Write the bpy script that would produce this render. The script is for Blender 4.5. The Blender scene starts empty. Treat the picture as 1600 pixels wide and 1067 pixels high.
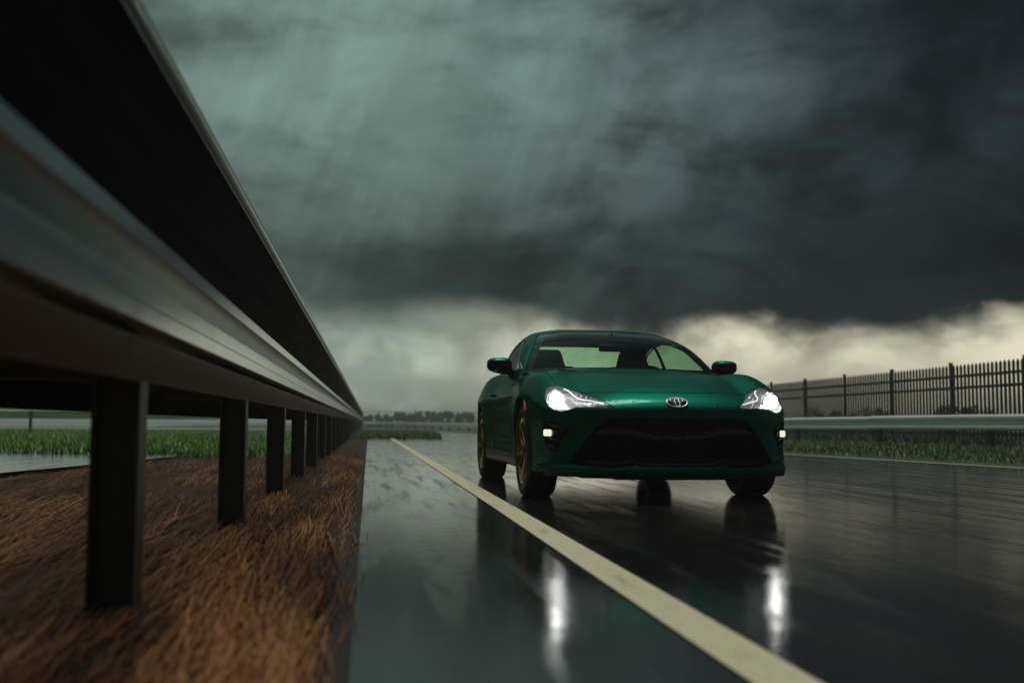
import bpy, bmesh, math, random
import numpy as np
from mathutils import Vector, Matrix
rad = math.radians
S = bpy.context.scene
COL = S.collection
random.seed(7); RNG = np.random.default_rng(7)

# ---------------------------------------------------------------- camera
cam_d = bpy.data.cameras.new('camera'); cam = bpy.data.objects.new('camera', cam_d); COL.objects.link(cam)
cam.matrix_world = Matrix.Translation((0, 0, .4934)) @ Matrix.Rotation(-.13489, 4, 'Z') @ Matrix.Rotation(math.pi/2 + .07828, 4, 'X') @ Matrix.Rotation(.005792, 4, 'Z')
cam_d.sensor_fit = 'HORIZONTAL'; cam_d.sensor_width = 36; cam_d.lens = 1639.3/1600*36
cam_d.clip_start = .05; cam_d.clip_end = 3000
cam_d.dof.use_dof = True; cam_d.dof.focus_distance = 7.7; cam_d.dof.aperture_fstop = 1.8
S.camera = cam

# ---------------------------------------------------------------- node helpers
class NT:
    def __init__(s, tree): s.t = tree; s.n = tree.nodes; s.l = tree.links
    def new(s, kind, props=None, **ins):
        n = s.n.new(kind)
        for k, v in (props or {}).items(): setattr(n, k, v)
        for k, v in ins.items():
            key = int(k[1:]) if k[0] == 'i' and k[1:].isdigit() else k.replace('_', ' ')
            s.put(n.inputs[key], v)
        return n
    def put(s, sock, v):
        if isinstance(v, bpy.types.NodeSocket): s.l.new(v, sock)
        elif isinstance(v, (tuple, list)) and sock.type == 'RGBA' and len(v) == 3: sock.default_value = (*v, 1)
        else: sock.default_value = v
    def m(s, op, a, b=0.0, c=None, clamp=False):
        n = s.n.new('ShaderNodeMath'); n.operation = op; n.use_clamp = clamp
        s.put(n.inputs[0], a); s.put(n.inputs[1], b)
        if c is not None: s.put(n.inputs[2], c)
        return n.outputs[0]
    def step(s, v, a, b, lo=0.0, hi=1.0):
        n = s.n.new('ShaderNodeMapRange'); n.interpolation_type = 'SMOOTHSTEP'
        s.put(n.inputs['Value'], v); s.put(n.inputs['From Min'], a); s.put(n.inputs['From Max'], b)
        s.put(n.inputs['To Min'], lo); s.put(n.inputs['To Max'], hi)
        return n.outputs[0]
    def noise(s, vec, scale, detail=4.0, rough=.55, dist=0.0):
        n = s.new('ShaderNodeTexNoise', Vector=vec, Scale=scale, Detail=detail, Roughness=rough, Distortion=dist)
        return n.outputs['Fac']
    def mix(s, f, a, b, blend='MIX'):
        n = s.n.new('ShaderNodeMix'); n.data_type = 'RGBA'; n.blend_type = blend
        s.put(n.inputs[0], f); s.put(n.inputs[6], a); s.put(n.inputs[7], b)
        return n.outputs[2]
    def comb(s, x, y, z):
        return s.new('ShaderNodeCombineXYZ', X=x, Y=y, Z=z).outputs[0]
    def ramp(s, f, stops, interp='LINEAR'):
        n = s.n.new('ShaderNodeValToRGB'); n.color_ramp.interpolation = interp; s.put(n.inputs[0], f)
        e = n.color_ramp.elements
        while len(e) > 1: e.remove(e[-1])
        e[0].position = stops[0][0]; e[0].color = (*stops[0][1], 1)
        for p, c in stops[1:]:
            q = e.new(p); q.color = (*c, 1)
        return n.outputs[0]

# ---------------------------------------------------------------- world: storm sky over a Nishita day
SUN_AZ, SUN_EL = 19.0, 80.0          # degrees clockwise from +Y, and above the horizon
W = bpy.data.worlds.new('World'); S.world = W; W.use_nodes = True
t = NT(W.node_tree); t.n.clear()
sky = t.new('ShaderNodeTexSky', dict(sky_type='NISHITA', sun_disc=False, sun_elevation=rad(SUN_EL), sun_rotation=rad(SUN_AZ)))
N = t.new('ShaderNodeTexCoord').outputs['Generated']
sp = t.new('ShaderNodeSeparateXYZ', Vector=N)
dx, dy, dz = sp.outputs
EL = t.m('MULTIPLY', t.m('ARCSINE', dz), 57.2958)
AZ = t.m('MULTIPLY', t.m('ARCTAN2', dx, dy), 57.2958)
q = t.comb(dx, dy, t.m('MULTIPLY', dz, 2.0))
big = t.noise(q, 2.7, 6, .55, .5)
mid = t.noise(q, 7.0, 7, .58, .45)
q2 = t.comb(t.m('ADD', dx, t.m('MULTIPLY', dz, -.35)), dy, t.m('MULTIPLY', dz, .10))
shaft = t.noise(q2, 15.0, 5, .6)
q3 = t.comb(dx, dy, t.m('MULTIPLY', dz, 3.6))
wisp = t.noise(q3, 11.0, 8, .62, .8)
# underside of the storm cloud: darkness by height, with broad masses
soft = t.noise(q, 1.7, 3, .5, .3)
mass = t.m('ADD', t.m('MULTIPLY', big, .56), t.m('ADD', t.m('MULTIPLY', mid, .27), t.m('MULTIPLY', soft, .17)))
AZn = t.m('ADD', AZ, t.m('MULTIPLY', t.m('SUBTRACT', big, .5), 30.0))
dark_right = t.step(AZn, 5.0, 29.0)
dark_right = t.m('MULTIPLY', dark_right, t.step(AZ, 80.0, 140.0, 1.0, 0.0))
behind = t.m('MULTIPLY', t.step(dy, .25, -.35), .80)  # unseen sky behind the camera, dimmed to darken the car's front
ELn = t.m('ADD', EL, t.m('MULTIPLY', t.m('SUBTRACT', soft, .5), 10.0))
lift = t.step(ELn, 6.0, 21.0)
L0 = t.m('MULTIPLY_ADD', lift, .098, .040)
L1 = t.m('MULTIPLY', L0, t.step(mass, .41, .60, .28, 1.95))
L1 = t.m('MULTIPLY', L1, t.step(shaft, .36, .64, .87, 1.13))
L2 = t.m('MULTIPLY', L1, t.m('MULTIPLY_ADD', dark_right, -.82, 1.0))
left_mist = t.m('MULTIPLY', t.step(AZn, 10.0, -12.0), t.step(AZ, -130.0, -60.0))
L3 = t.m('ADD', L2, t.m('MULTIPLY', left_mist, t.m('MULTIPLY', t.step(EL, 30.0, 3.0, .0, .060), t.step(shaft, .36, .64, .8, 1.2))))
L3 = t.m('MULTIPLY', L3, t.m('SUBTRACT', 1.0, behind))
cloud = t.mix(dark_right, (.69, 1.01, .90), (.68, 1.0, 1.10))
ccol = t.new('ShaderNodeVectorMath', dict(operation='SCALE'), Vector=cloud, Scale=t.m('MULTIPLY', L3, 10.0)).outputs[0]
# the clear strip under the cloud, its upper edge in soft lumps
lump = t.noise(t.comb(dx, dy, t.m('MULTIPLY', dz, 1.6)), 9.0, 5, .5, .2)
warm = t.m('MULTIPLY', t.step(AZ, 1.0, 14.0), t.step(AZ, 110.0, 60.0))
edge = t.m('ADD', EL, t.m('MULTIPLY', t.m('SUBTRACT', lump, .5), t.m('MULTIPLY_ADD', warm, -3.6, -2.4)))
edge = t.m('ADD', edge, t.m('MULTIPLY', t.m('SUBTRACT', soft, .5), -1.2))
strip = t.step(edge, t.m('MULTIPLY_ADD', warm, -.9, 7.0), t.m('MULTIPLY_ADD', warm, 1.0, 2.6))
scol = t.mix(warm, (.42, .50, .415), (.70, .66, .50))
sl = t.m('MULTIPLY', t.step(lump, .38, .62, .72, 1.22), t.step(EL, .0, 3.5, .72, 1.0))
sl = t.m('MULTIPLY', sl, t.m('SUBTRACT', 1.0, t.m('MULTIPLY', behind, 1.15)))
scol = t.new('ShaderNodeVectorMath', dict(operation='SCALE'), Vector=scol, Scale=t.m('MULTIPLY', sl, 10.0)).outputs[0]
colr = t.mix(strip, ccol, scol)
cover = t.step(mass, .70, .80, .99, .96)
colr = t.mix(cover, sky.outputs[0], colr)
bg = t.new('ShaderNodeBackground', Color=colr, Strength=.1)
out = t.new('ShaderNodeOutputWorld', Surface=bg.outputs[0])

# ---------------------------------------------------------------- sun behind thick cloud
sd = bpy.data.lights.new('sun', 'SUN'); so = bpy.data.objects.new('sun', sd); COL.objects.link(so)
sd.energy = 1.5; sd.angle = rad(20); sd.color = (1, .96, .88)
a, e = rad(SUN_AZ), rad(SUN_EL)
so.rotation_euler = Vector((math.sin(a)*math.cos(e), math.cos(a)*math.cos(e), math.sin(e))).to_track_quat('Z', 'Y').to_euler()
so.location = (0, 20, 30)
S.view_settings.view_transform = 'Standard'; S.view_settings.look = 'None'
S.view_settings.exposure = 0; S.view_settings.gamma = 1; S.view_settings.use_curve_mapping = False

# ---------------------------------------------------------------- materials
def mat(name, base=(.5, .5, .5), rough=.5, metal=0.0, **kw):
    m = bpy.data.materials.new(name); m.use_nodes = True
    t = NT(m.node_tree); b = m.node_tree.nodes['Principled BSDF']
    b.inputs['Base Color'].default_value = (*base, 1); b.inputs['Roughness'].default_value = rough; b.inputs['Metallic'].default_value = metal
    for k, v in kw.items(): t.put(b.inputs[k.replace('_', ' ')], v)
    m['_'] = 0
    return m, t, b
def pos(t): return t.new('ShaderNodeNewGeometry').outputs['Position']
def scaled(t, vec, s): return t.new('ShaderNodeVectorMath', dict(operation='MULTIPLY'), i0=vec, i1=s).outputs[0]
def bumpn(t, h, strength, dist): return t.new('ShaderNodeBump', Strength=strength, Distance=dist, Height=h).outputs[0]
M = {}
def simple(key, base, rough, metal=0.0, var=.25, vs=14.0, bump=.0, **kw):
    m, t, b = mat(key, base, rough, metal, **kw)
    o = t.new('ShaderNodeTexCoord').outputs['Object']
    n = t.noise(o, vs, 5, .6)
    c = t.mix(n, tuple(x*(1 - var) for x in base), tuple(min(1, x*(1 + var)) for x in base))
    t.put(b.inputs['Base Color'], c)
    t.put(b.inputs['Roughness'], t.m('MULTIPLY_ADD', n, rough*.4, rough*.8))
    if bump: t.put(b.inputs['Normal'], bumpn(t, t.noise(o, vs*6, 3), bump, .01))
    M[key] = m; return m

# wet asphalt
m, t, b = mat('wet_asphalt'); M['road'] = m
p = pos(t); px, py, pz = t.new('ShaderNodeSeparateXYZ', Vector=p).outputs
# drag streaks follow the lane, bending left with the track in the distance
bend = t.m('MULTIPLY', t.m('POWER', t.m('MAXIMUM', t.m('SUBTRACT', py, 8.0), 0.0), 2.0), .0016)
u = t.m('ADD', px, t.m('MULTIPLY', bend, t.step(px, 1.0, 5.0)))
u = t.m('ADD', u, t.m('MULTIPLY', t.m('MULTIPLY', py, .13), t.step(px, 2.5, 6.5)))
st1 = t.noise(t.comb(t.m('MULTIPLY', u, 7.0), t.m('MULTIPLY', py, .10), 0.0), 1.0, 5, .6)
st2 = t.noise(t.comb(t.m('MULTIPLY', u, 1.3), t.m('MULTIPLY', py, .05), 3.0), 1.0, 3, .5)
pud = t.noise(t.comb(px, t.m('MULTIPLY', py, .35), 7.0), .8, 4, .5)
grain = t.noise(p, 190.0, 3, .6)
c = t.mix(st1, (.006, .006, .0065), (.018, .018, .018))
c = t.mix(t.m('MULTIPLY', grain, .5), c, (.034, .034, .034))
t.put(b.inputs['Base Color'], c)
side = t.step(px, 2.2, 5.5)
patch = t.noise(t.comb(t.m('MULTIPLY', u, 8.0), t.m('MULTIPLY', py, .75), 5.0), 1.0, 4, .6)
r = t.m('MULTIPLY_ADD', t.step(pud, .44, .60), .045, .022)
r = t.m('ADD', r, t.m('MULTIPLY', t.step(patch, .47, .60), .085))
r = t.m('ADD', r, t.m('MULTIPLY', side, .022))
r = t.m('ADD', r, t.m('MULTIPLY', t.step(st1, .46, .58), t.m('MULTIPLY_ADD', side, .14, .04)))
t.put(b.inputs['Roughness'], r)
b.inputs['IOR'].default_value = 1.42
agg = t.m('MULTIPLY', t.noise(p, 85.0, 2), t.m('MULTIPLY_ADD', t.step(patch, .45, .62), .55, .12))
hgt = t.m('ADD', t.m('ADD', agg, t.m('MULTIPLY', grain, .25)), t.m('ADD', t.m('MULTIPLY', st1, 1.2), t.m('MULTIPLY', t.noise(scaled(t, p, (1., .6, 1.)), 13.0, 2), .9)))
t.put(b.inputs['Normal'], bumpn(t, hgt, .055, .012))

# painted lines, worn and wet
m, t, b = mat('line_paint'); M['line'] = m
p = pos(t)
n = t.noise(scaled(t, p, (30., 1.5, 1.)), 1.0, 5, .65); n2 = t.noise(p, 120.0, 3)
c = t.mix(n, (.60, .56, .36), (.78, .74, .52)); c = t.mix(t.step(t.noise(scaled(t, p, (9., 2., 1.)), 1.0, 6, .7), .56, .70, 0, .55), c, (.20, .19, .15)); c = t.mix(t.step(n2, .58, .74), c, (.16, .15, .12))
t.put(b.inputs['Base Color'], c); b.inputs['Roughness'].default_value = .55; b.inputs['Specular IOR Level'].default_value = .2
t.put(b.inputs['Normal'], bumpn(t, n2, .25, .004))

# brown litter ground
m, t, b = mat('leaf_litter'); M['verge'] = m
p = pos(t)
n = t.noise(scaled(t, p, (22., 2.2, 8.)), 1.0, 7, .65); n2 = t.noise(p, 2.2, 4); n3 = t.noise(p, 60.0, 4)
c = t.ramp(n, [(.30, (.005, .0028, .0016)), (.5, (.055, .024, .009)), (.72, (.14, .062, .023))])
c = t.mix(t.step(n2, .60, .72), c, (.030, .036, .008))
c = t.mix(t.m('MULTIPLY', n3, .4), c, (.02, .012, .008))
t.put(b.inputs['Base Color'], c); b.inputs['Roughness'].default_value = .75; b.inputs['Specular IOR Level'].default_value = .15
t.put(b.inputs['Normal'], bumpn(t, n, .9, .05))

# grass ground
m, t, b = mat('grass_ground'); M['grassg'] = m
p = pos(t); n = t.noise(p, 1.3, 5, .6); n2 = t.noise(p, 30.0, 3)
c = t.mix(n, (.016, .042, .010), (.045, .105, .022)); c = t.mix(t.m('MULTIPLY', n2, .5), c, (.02, .03, .01))
t.put(b.inputs['Base Color'], c); b.inputs['Roughness'].default_value = .75
t.put(b.inputs['Normal'], bumpn(t, n2, .6, .05))
for k, c in (('blade_a', (.028, .100, .012)), ('blade_b', (.050, .150, .018)), ('blade_c', (.085, .125, .025))):
    simple(k, c, .5, var=.35, vs=3.0)
for k, c in (('blade_l', (.10, .27, .008)), ('blade_m', (.17, .31, .012))):
    simple(k, c, .5, var=.35, vs=3.0)
for k, c in (('straw_a', (.200, .088, .032)), ('straw_b', (.090, .037, .013)), ('straw_c', (.330, .175, .078)), ('straw_d', (.016, .008, .005))):
    simple(k, c, .7, var=.35, vs=5.0, Specular_IOR_Level=.15)

m, t, b = mat('lawn_ground'); M['lawn'] = m
p = pos(t); n = t.noise(p, .8, 5, .6); n2 = t.noise(p, 24.0, 3)
c = t.mix(n, (.050, .140, .006), (.105, .230, .008)); c = t.mix(t.m('MULTIPLY', n2, .5), c, (.03, .06, .008))
t.put(b.inputs['Base Color'], c); b.inputs['Roughness'].default_value = .8; b.inputs['Specular IOR Level'].default_value = .1
# metals of the barriers: galvanised steel, streaked lengthwise by rain
def steel(key, base, rough, metal, spec=.5):
    m, t, b = mat(key, base, rough, metal, Specular_IOR_Level=spec); M[key] = m
    p = t.new('ShaderNodeTexCoord').outputs['Object']
    n = t.noise(scaled(t, p, (14., .35, 14.)), 1.0, 5, .6); n2 = t.noise(p, 3.0, 5, .6); n3 = t.noise(scaled(t, p, (5., 26., 2.)), 1.0, 4)
    c = t.mix(n, tuple(x*.72 for x in base), tuple(x*1.2 for x in base)); c = t.mix(t.step(n2, .58, .75, 0, .55), c, tuple(x*.45 for x in base))
    t.put(b.inputs['Base Color'], c)
    t.put(b.inputs['Roughness'], t.m('ADD', t.m('MULTIPLY_ADD', n, rough*.7, rough*.6), t.m('MULTIPLY', n3, .08)))
    t.put(b.inputs['Normal'], bumpn(t, n2, .08, .02))
steel('galv', (.36, .42, .42), .17, .9)
steel('galv_bright', (.82, .86, .85), .30, .15)
steel('post_steel', (.085, .086, .092), .45, .4)
steel('dark_panel', (.006, .006, .0065), .75, .0, .015)
steel('litter_bounce_panel', (.150, .075, .050), .45, .0, .3)  # brown reflection of the litter put into the underside panel's base colour
steel('fence_paint', (.014, .018, .017), .5, .0, .25)
simple('rubber_edge', (.010, .010, .010), .8, var=.4, vs=30, bump=.4)
simple('leaf_dark', (.020, .034, .016), .6, var=.4, vs=2.0)
simple('leaf_mid', (.034, .055, .024), .6, var=.4, vs=2.0)
simple('bark', (.05, .04, .03), .85, vs=20, bump=.5)

# car materials
def droplets(t, scale):
    o = t.new('ShaderNodeTexCoord').outputs['Object']
    v = t.new('ShaderNodeTexVoronoi', Vector=o, Scale=scale, Randomness=1.0)
    r = t.new('ShaderNodeSeparateColor', Color=v.outputs['Color']).outputs[0]
    size = t.m('MULTIPLY_ADD', r, .34, .06)
    d = t.m('SUBTRACT', 1.0, t.m('DIVIDE', v.outputs['Distance'], size), clamp=True)
    return t.m('SQRT', d), o
m, t, b = mat('green_paint', (.004, .16, .085), .46, .93, Specular_Tint=(.04, .34, .25, 1)); M['paint'] = m
d, o = droplets(t, 48.0); d2, o = droplets(t, 110.0)
fl = t.noise(o, 900.0, 1)
c = t.mix(fl, (.001, .072, .049), (.002, .165, .110)); t.put(b.inputs['Base Color'], c)
h = t.m('MAXIMUM', d, t.m('MULTIPLY', d2, .5))
t.put(b.inputs['Coat Normal'], bumpn(t, h, .9, .006))
b.inputs['Coat Weight'].default_value = .32; b.inputs['Coat Roughness'].default_value = .13
t.put(b.inputs['Normal'], bumpn(t, h, .22, .005))
simple('black_plastic', (.010, .010, .011), .38, vs=40, bump=.05)
simple('gloss_black', (.008, .008, .009), .12, vs=40)
simple('matte_black', (.006, .006, .006), .7, vs=40)
simple('trim_grey', (.24, .21, .27), .26, .6, vs=40)
simple('tyre_rubber', (.014, .014, .015), .48, vs=60, bump=.12)
simple('bronze', (.56, .36, .18), .24, 1.0, vs=20)
simple('disc_steel', (.30, .30, .30), .35, 1.0, vs=40)
simple('chrome', (.80, .81, .82), .10, 1.0, var=.05)
simple('emblem_chrome', (.85, .86, .87), .30, .45, var=.04)
simple('lamp_chrome', (.62, .63, .64), .22, 1.0, var=.15)
simple('seat_cloth', (.014, .014, .015), .75, vs=60, bump=.2)
simple('cabin_lining', (.014, .015, .015), .8, vs=30)
simple('amber_lens', (.85, .19, .015), .22, vs=60, Transmission_Weight=.0)
def emit(key, col, s):
    m, t, b = mat(key, (.8, .8, .8), .3); M[key] = m
    b.inputs['Emission Color'].default_value = (*col, 1); b.inputs['Emission Strength'].default_value = s
emit('lamp_light', (1, .99, .95), 9.0); emit('led_light', (.95, .98, 1), 1.0); emit('fog_light', (1, .97, .80), .85)
def glass(key, tint, drops, scale, coat=.9):
    m = bpy.data.materials.new(key); m.use_nodes = True; M[key] = m
    t = NT(m.node_tree); t.n.clear()
    d, o = droplets(t, scale); d2, _ = droplets(t, scale*2.3)
    h = t.m('MAXIMUM', d, t.m('MULTIPLY', d2, .6))
    nor = bumpn(t, h, .10, .002)
    tr = t.new('ShaderNodeBsdfTransparent', Color=tint)
    gl = t.new('ShaderNodeBsdfGlossy', Color=(coat, coat, coat), Roughness=.05, Normal=nor)
    rf = t.new('ShaderNodeBsdfTransparent', Color=tuple(.35*x for x in tint))
    fr = t.new('ShaderNodeMath', dict(operation='MULTIPLY_ADD'), i0=t.m('POWER', t.new('ShaderNodeLayerWeight', Blend=.5).outputs['Facing'], 5.0), i1=.95, i2=.035)
    a = t.new('ShaderNodeMixShader', i0=t.m('MULTIPLY', t.step(h, .45, .75), drops), i1=tr.outputs[0], i2=rf.outputs[0])
    s = t.new('ShaderNodeMixShader', i0=fr.outputs[0], i1=a.outputs[0], i2=gl.outputs[0])
    t.new('ShaderNodeOutputMaterial', Surface=s.outputs[0])
glass('windscreen_glass', (.62, .83, .69), .9, 45.0)
glass('window_glass', (.50, .74, .58), .9, 52.0)
# headlamp cover: clear plastic fogged by rain, so it glows where the lamp behind it shines
m = bpy.data.materials.new('lamp_cover'); m.use_nodes = True; M['lamp_cover'] = m
t = NT(m.node_tree); t.n.clear()
d, o = droplets(t, 90.0)
tr = t.new('ShaderNodeBsdfTransparent', Color=(.95, .95, .95)); tl = t.new('ShaderNodeBsdfTranslucent', Color=(.9, .9, .9))
gl = t.new('ShaderNodeBsdfGlossy', Roughness=.06, Normal=bumpn(t, d, .4, .003)); fr = t.new('ShaderNodeMath', dict(operation='MULTIPLY_ADD'), i0=t.m('POWER', t.new('ShaderNodeLayerWeight', Blend=.5).outputs['Facing'], 5.0), i1=.95, i2=.035)
a = t.new('ShaderNodeMixShader', i0=.24, i1=tr.outputs[0], i2=tl.outputs[0])
s = t.new('ShaderNodeMixShader', i0=fr.outputs[0], i1=a.outputs[0], i2=gl.outputs[0])
t.new('ShaderNodeOutputMaterial', Surface=s.outputs[0])

# ---------------------------------------------------------------- object helpers
def link_mesh(name, verts, faces, material=None, parent=None, smooth=False, mats=None, idx=None):
    me = bpy.data.meshes.new(name); me.from_pydata([tuple(v) for v in verts], [], [tuple(f) for f in faces])
    for k in (mats or [material]):
        me.materials.append(M[k])
    if idx is not None: me.polygons.foreach_set('material_index', idx)
    if smooth: me.polygons.foreach_set('use_smooth', [True]*len(me.polygons))
    me.update()
    o = bpy.data.objects.new(name, me); COL.objects.link(o)
    if parent: o.parent = parent
    return o
def from_bm(name, bm, material, parent=None, smooth=False, auto=None):
    me = bpy.data.meshes.new(name)
    bmesh.ops.recalc_face_normals(bm, faces=bm.faces)
    if smooth:
        for f in bm.faces: f.smooth = True
        if auto:
            for e in bm.edges:
                if len(e.link_faces) == 2 and e.calc_face_angle() > rad(auto): e.smooth = False
    bm.to_mesh(me); bm.free(); me.materials.append(M[material])
    o = bpy.data.objects.new(name, me); COL.objects.link(o)
    if parent: o.parent = parent
    return o
def thing(name, label, cat, loc=(0, 0, 0), rz=0.0, group=None):
    o = bpy.data.objects.new(name, None); COL.objects.link(o); o.location = loc; o.rotation_euler = (0, 0, rz)
    o.empty_display_size = .2
    tag(o, label, cat, group); return o
def tag(o, label, cat, group=None):
    o['label'] = label; o['category'] = cat
    if group: o['group'] = group
    return o
def struct(o): o['kind'] = 'structure'; return o
def stuff(o, label=None, cat=None):
    o['kind'] = 'stuff'
    if label: o['label'] = label; o['category'] = cat
    return o
def copy_part(o, parent, loc=None, mtx=None):
    c = o.copy(); COL.objects.link(c); c.parent = parent
    if loc is not None: c.location = loc
    if mtx is not None: c.matrix_local = mtx
    return c
def add_box(bm, c, s, bevel=0.0, rot=None, seg=2):
    r = bmesh.ops.create_cube(bm, size=1.0); vs = r['verts']
    bmesh.ops.scale(bm, vec=s, verts=vs)
    if bevel:
        es = list({e for v in vs for e in v.link_edges})
        rr = bmesh.ops.bevel(bm, geom=es, offset=bevel, segments=seg, profile=.5, affect='EDGES')
        vs = list({v for f in rr['faces'] for v in f.verts} | {v for v in vs if v.is_valid})
    mx = Matrix.Translation(c) @ (rot or Matrix.Identity(4))
    bmesh.ops.transform(bm, matrix=mx, verts=vs)
    return vs
def add_cyl(bm, p0, p1, r0, r1=None, n=12, cap=True):
    p0, p1 = Vector(p0), Vector(p1); d = p1 - p0; r1 = r0 if r1 is None else r1
    mx = Matrix.Translation((p0 + p1)/2) @ d.to_track_quat('Z', 'Y').to_matrix().to_4x4()
    bmesh.ops.create_cone(bm, cap_ends=cap, segments=n, radius1=r0, radius2=r1, depth=d.length, matrix=mx)
def add_tube(bm, pts, r, n=8, closed=False):
    pts = [Vector(p) for p in pts]; rings = []
    up = Vector((0, 0, 1))
    for i, p in enumerate(pts):
        a = pts[i-1] if i or closed else p; c = pts[(i+1) % len(pts)] if i < len(pts)-1 or closed else p
        d = (c - a).normalized(); x = d.cross(up)
        if x.length < 1e-3: x = d.cross(Vector((0, 1, 0)))
        x.normalize(); y = x.cross(d); rr = r[i] if isinstance(r, (list, tuple)) else r
        rings.append([bm.verts.new(p + (x*math.cos(2*math.pi*k/n) + y*math.sin(2*math.pi*k/n))*rr) for k in range(n)])
    m = len(rings)
    for i in range(m if closed else m-1):
        A, B = rings[i], rings[(i+1) % m]
        for k in range(n): bm.faces.new((A[k], A[(k+1) % n], B[(k+1) % n], B[k]))
    if not closed:
        bm.faces.new(rings[0][::-1]); bm.faces.new(rings[-1])
def add_lathe_x(bm, prof, n=48, cx=0, cy=0, cz=0, closed=False):
    """prof: list of (x, radius); revolve about the X axis"""
    rings = [[bm.verts.new((cx + x, cy + r*math.cos(2*math.pi*k/n), cz + r*math.sin(2*math.pi*k/n))) for k in range(n)] for x, r in prof]
    m = len(rings)
    for i in range(m if closed else m-1):
        A, B = rings[i], rings[(i+1) % m]
        for k in range(n): bm.faces.new((A[k], A[(k+1) % n], B[(k+1) % n], B[k]))
def add_prism_y(bm, prof, y0, y1):
    """closed profile [(x, z)] swept along Y"""
    A = [bm.verts.new((x, y0, z)) for x, z in prof]; B = [bm.verts.new((x, y1, z)) for x, z in prof]; n = len(prof)
    for k in range(n): bm.faces.new((A[k], A[(k+1) % n], B[(k+1) % n], B[k]))
    bm.faces.new(A[::-1]); bm.faces.new(B)

# ================================================================ SETTING
def sheet(name, material, left, right, z=0.0):
    """strip between two polylines of equal length"""
    n = len(left); v = []
    for a, b in zip(left, right): v += [(a[0], a[1], a[2] if len(a) > 2 else z), (b[0], b[1], b[2] if len(b) > 2 else z)]
    return struct(link_mesh(name, v, [(2*i, 2*i+1, 2*i+3, 2*i+2) for i in range(n-1)], material))
def poly(name, material, pts, z):
    return struct(link_mesh(name, [(x, y, z) for x, y in pts], [tuple(range(len(pts)))], material))
def ipl(pts):
    a = np.array(pts, float); return lambda y: float(np.interp(y, a[:, 0], a[:, 1]))

poly('ground', 'grassg', [(700*math.cos(k*math.pi/24), 700*math.sin(k*math.pi/24)) for k in range(48)], -.05)
road_r = ipl([(-10, 8.9), (6, 8.4), (9, 8.15), (11.6, 7.95), (14.1, 7.68), (17.2, 7.3), (28, 6.75), (52, 5.5), (65, 4.2), (72, 2.2), (78, 0), (84, -6), (90, -14)])
road_l = ipl([(-10, -.03), (34.0, -.03), (34.02, 2.35), (40, 2.75), (50, 3.3), (56, 3.45), (61, 2.9), (65, 1.0), (67.5, -1.5), (71, -8), (76, -18)])
ys = [-10, 0, 6, 9, 12, 15, 18, 22, 28, 34.0, 34.02, 36, 40, 46, 52, 56, 59, 62, 65, 67, 69, 71, 74, 76]
sheet('road', 'road', [(road_l(y), y) for y in ys], [(road_r(y), y) for y in ys], 0.0)
sheet('road', 'road', [(-60, 78.5), (-18, 75.9), (-18, 75.95)], [(-60, 92), (-18, 91), (-.6, 78.2)], -.004)
# edge of the asphalt drops to the litter
sheet('road_edge', 'rubber_edge', [(-.15, y, -.024) for y in range(-10, 36, 2)], [(-.031, y, -.001) for y in range(-10, 36, 2)])
# painted edge lines
sheet('edge_line', 'line', [(.735 - .0022*max(0, y - 6), y) for y in range(-4, 35, 1)], [(.868 - .0026*max(0, y - 6), y) for y in range(-4, 35, 1)], .004)
rl = [-4, 0, 4, 6, 8, 9, 10, 11, 12, 13, 14, 15, 16, 17.2, 19, 22, 25, 28, 34, 40, 46, 52]
sheet('edge_line', 'line', [(road_r(y) - .25, y) for y in rl], [(road_r(y) - .13, y) for y in rl], .004)
# litter verge below the crash barrier
nx, ny = 60, 150
X = np.concatenate([np.linspace(-.13, -1.6, 30), np.linspace(-1.66, -7.5, 30)]); Y = np.linspace(-3, 34.5, ny)
from mathutils import noise as mn
vv = []
for y in Y:
    for k, x in enumerate(X):
        z = -.012 + .022*mn.noise((x*2.2, y*.8, 0)) + .012*mn.noise((x*9, y*2.5, 4)) - .010*(k == 0)
        if x < -1.3 and y > 15: z -= .03*(y - 15)
        vv.append((x, y, z))
ff = [(j*nx + i, j*nx + i + 1, (j+1)*nx + i + 1, (j+1)*nx + i) for j in range(ny-1) for i in range(nx-1)]
struct(link_mesh('verge', vv, ff, 'verge', smooth=True))
poly('path', 'road', [(-30, 2), (-5.0, 6.5), (-3.35, 9.6), (-2.9, 12.5), (-2.55, 15.4), (-3.4, 16.2), (-6, 18.2), (-12, 21), (-40, 27), (-60, 10)], .028)
poly('lawn', 'lawn', [(-1.6, 17), (-3.4, 16.4), (-6, 18.4), (-12, 21.2), (-40, 27.2), (-60, 60), (-60, 100), (-2.2, 100), (-1.6, 34)], -.03)
poly('pavement', 'road', [(-190, 120), (-60, 112), (-24, 120), (-40, 300), (-220, 300)], -.02)
# right grass bank from the road edge up to the fence
offs = [(0, -.006), (.5, .03), (2.0, .05), (4.2, .07), (6.5, .16), (9, .20), (26, .30)]
ysv = list(range(-8, 66, 3)); vv = []; k = len(offs)
for y in ysv:
    for d, z in offs:
        dip = -.10*min(1, max(0, (y - 30)/30))*(d > 1)
        vv.append((road_r(y) + d, y, z + dip))
struct(link_mesh('grass_verge', vv, [(j*k + i, j*k + i + 1, (j+1)*k + i + 1, (j+1)*k + i) for j in range(len(ysv)-1) for i in range(k-1)], 'grassg', smooth=True))
patch = [(-.75, 34.0), (2.33, 34.0), (2.7, 40), (3.25, 50), (3.4, 56), (2.85, 61), (.95, 65), (-1.5, 67.3), (-6, 69), (-6, 34.5)]
poly('grass_patch', 'grassg', patch, .008)

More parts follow.
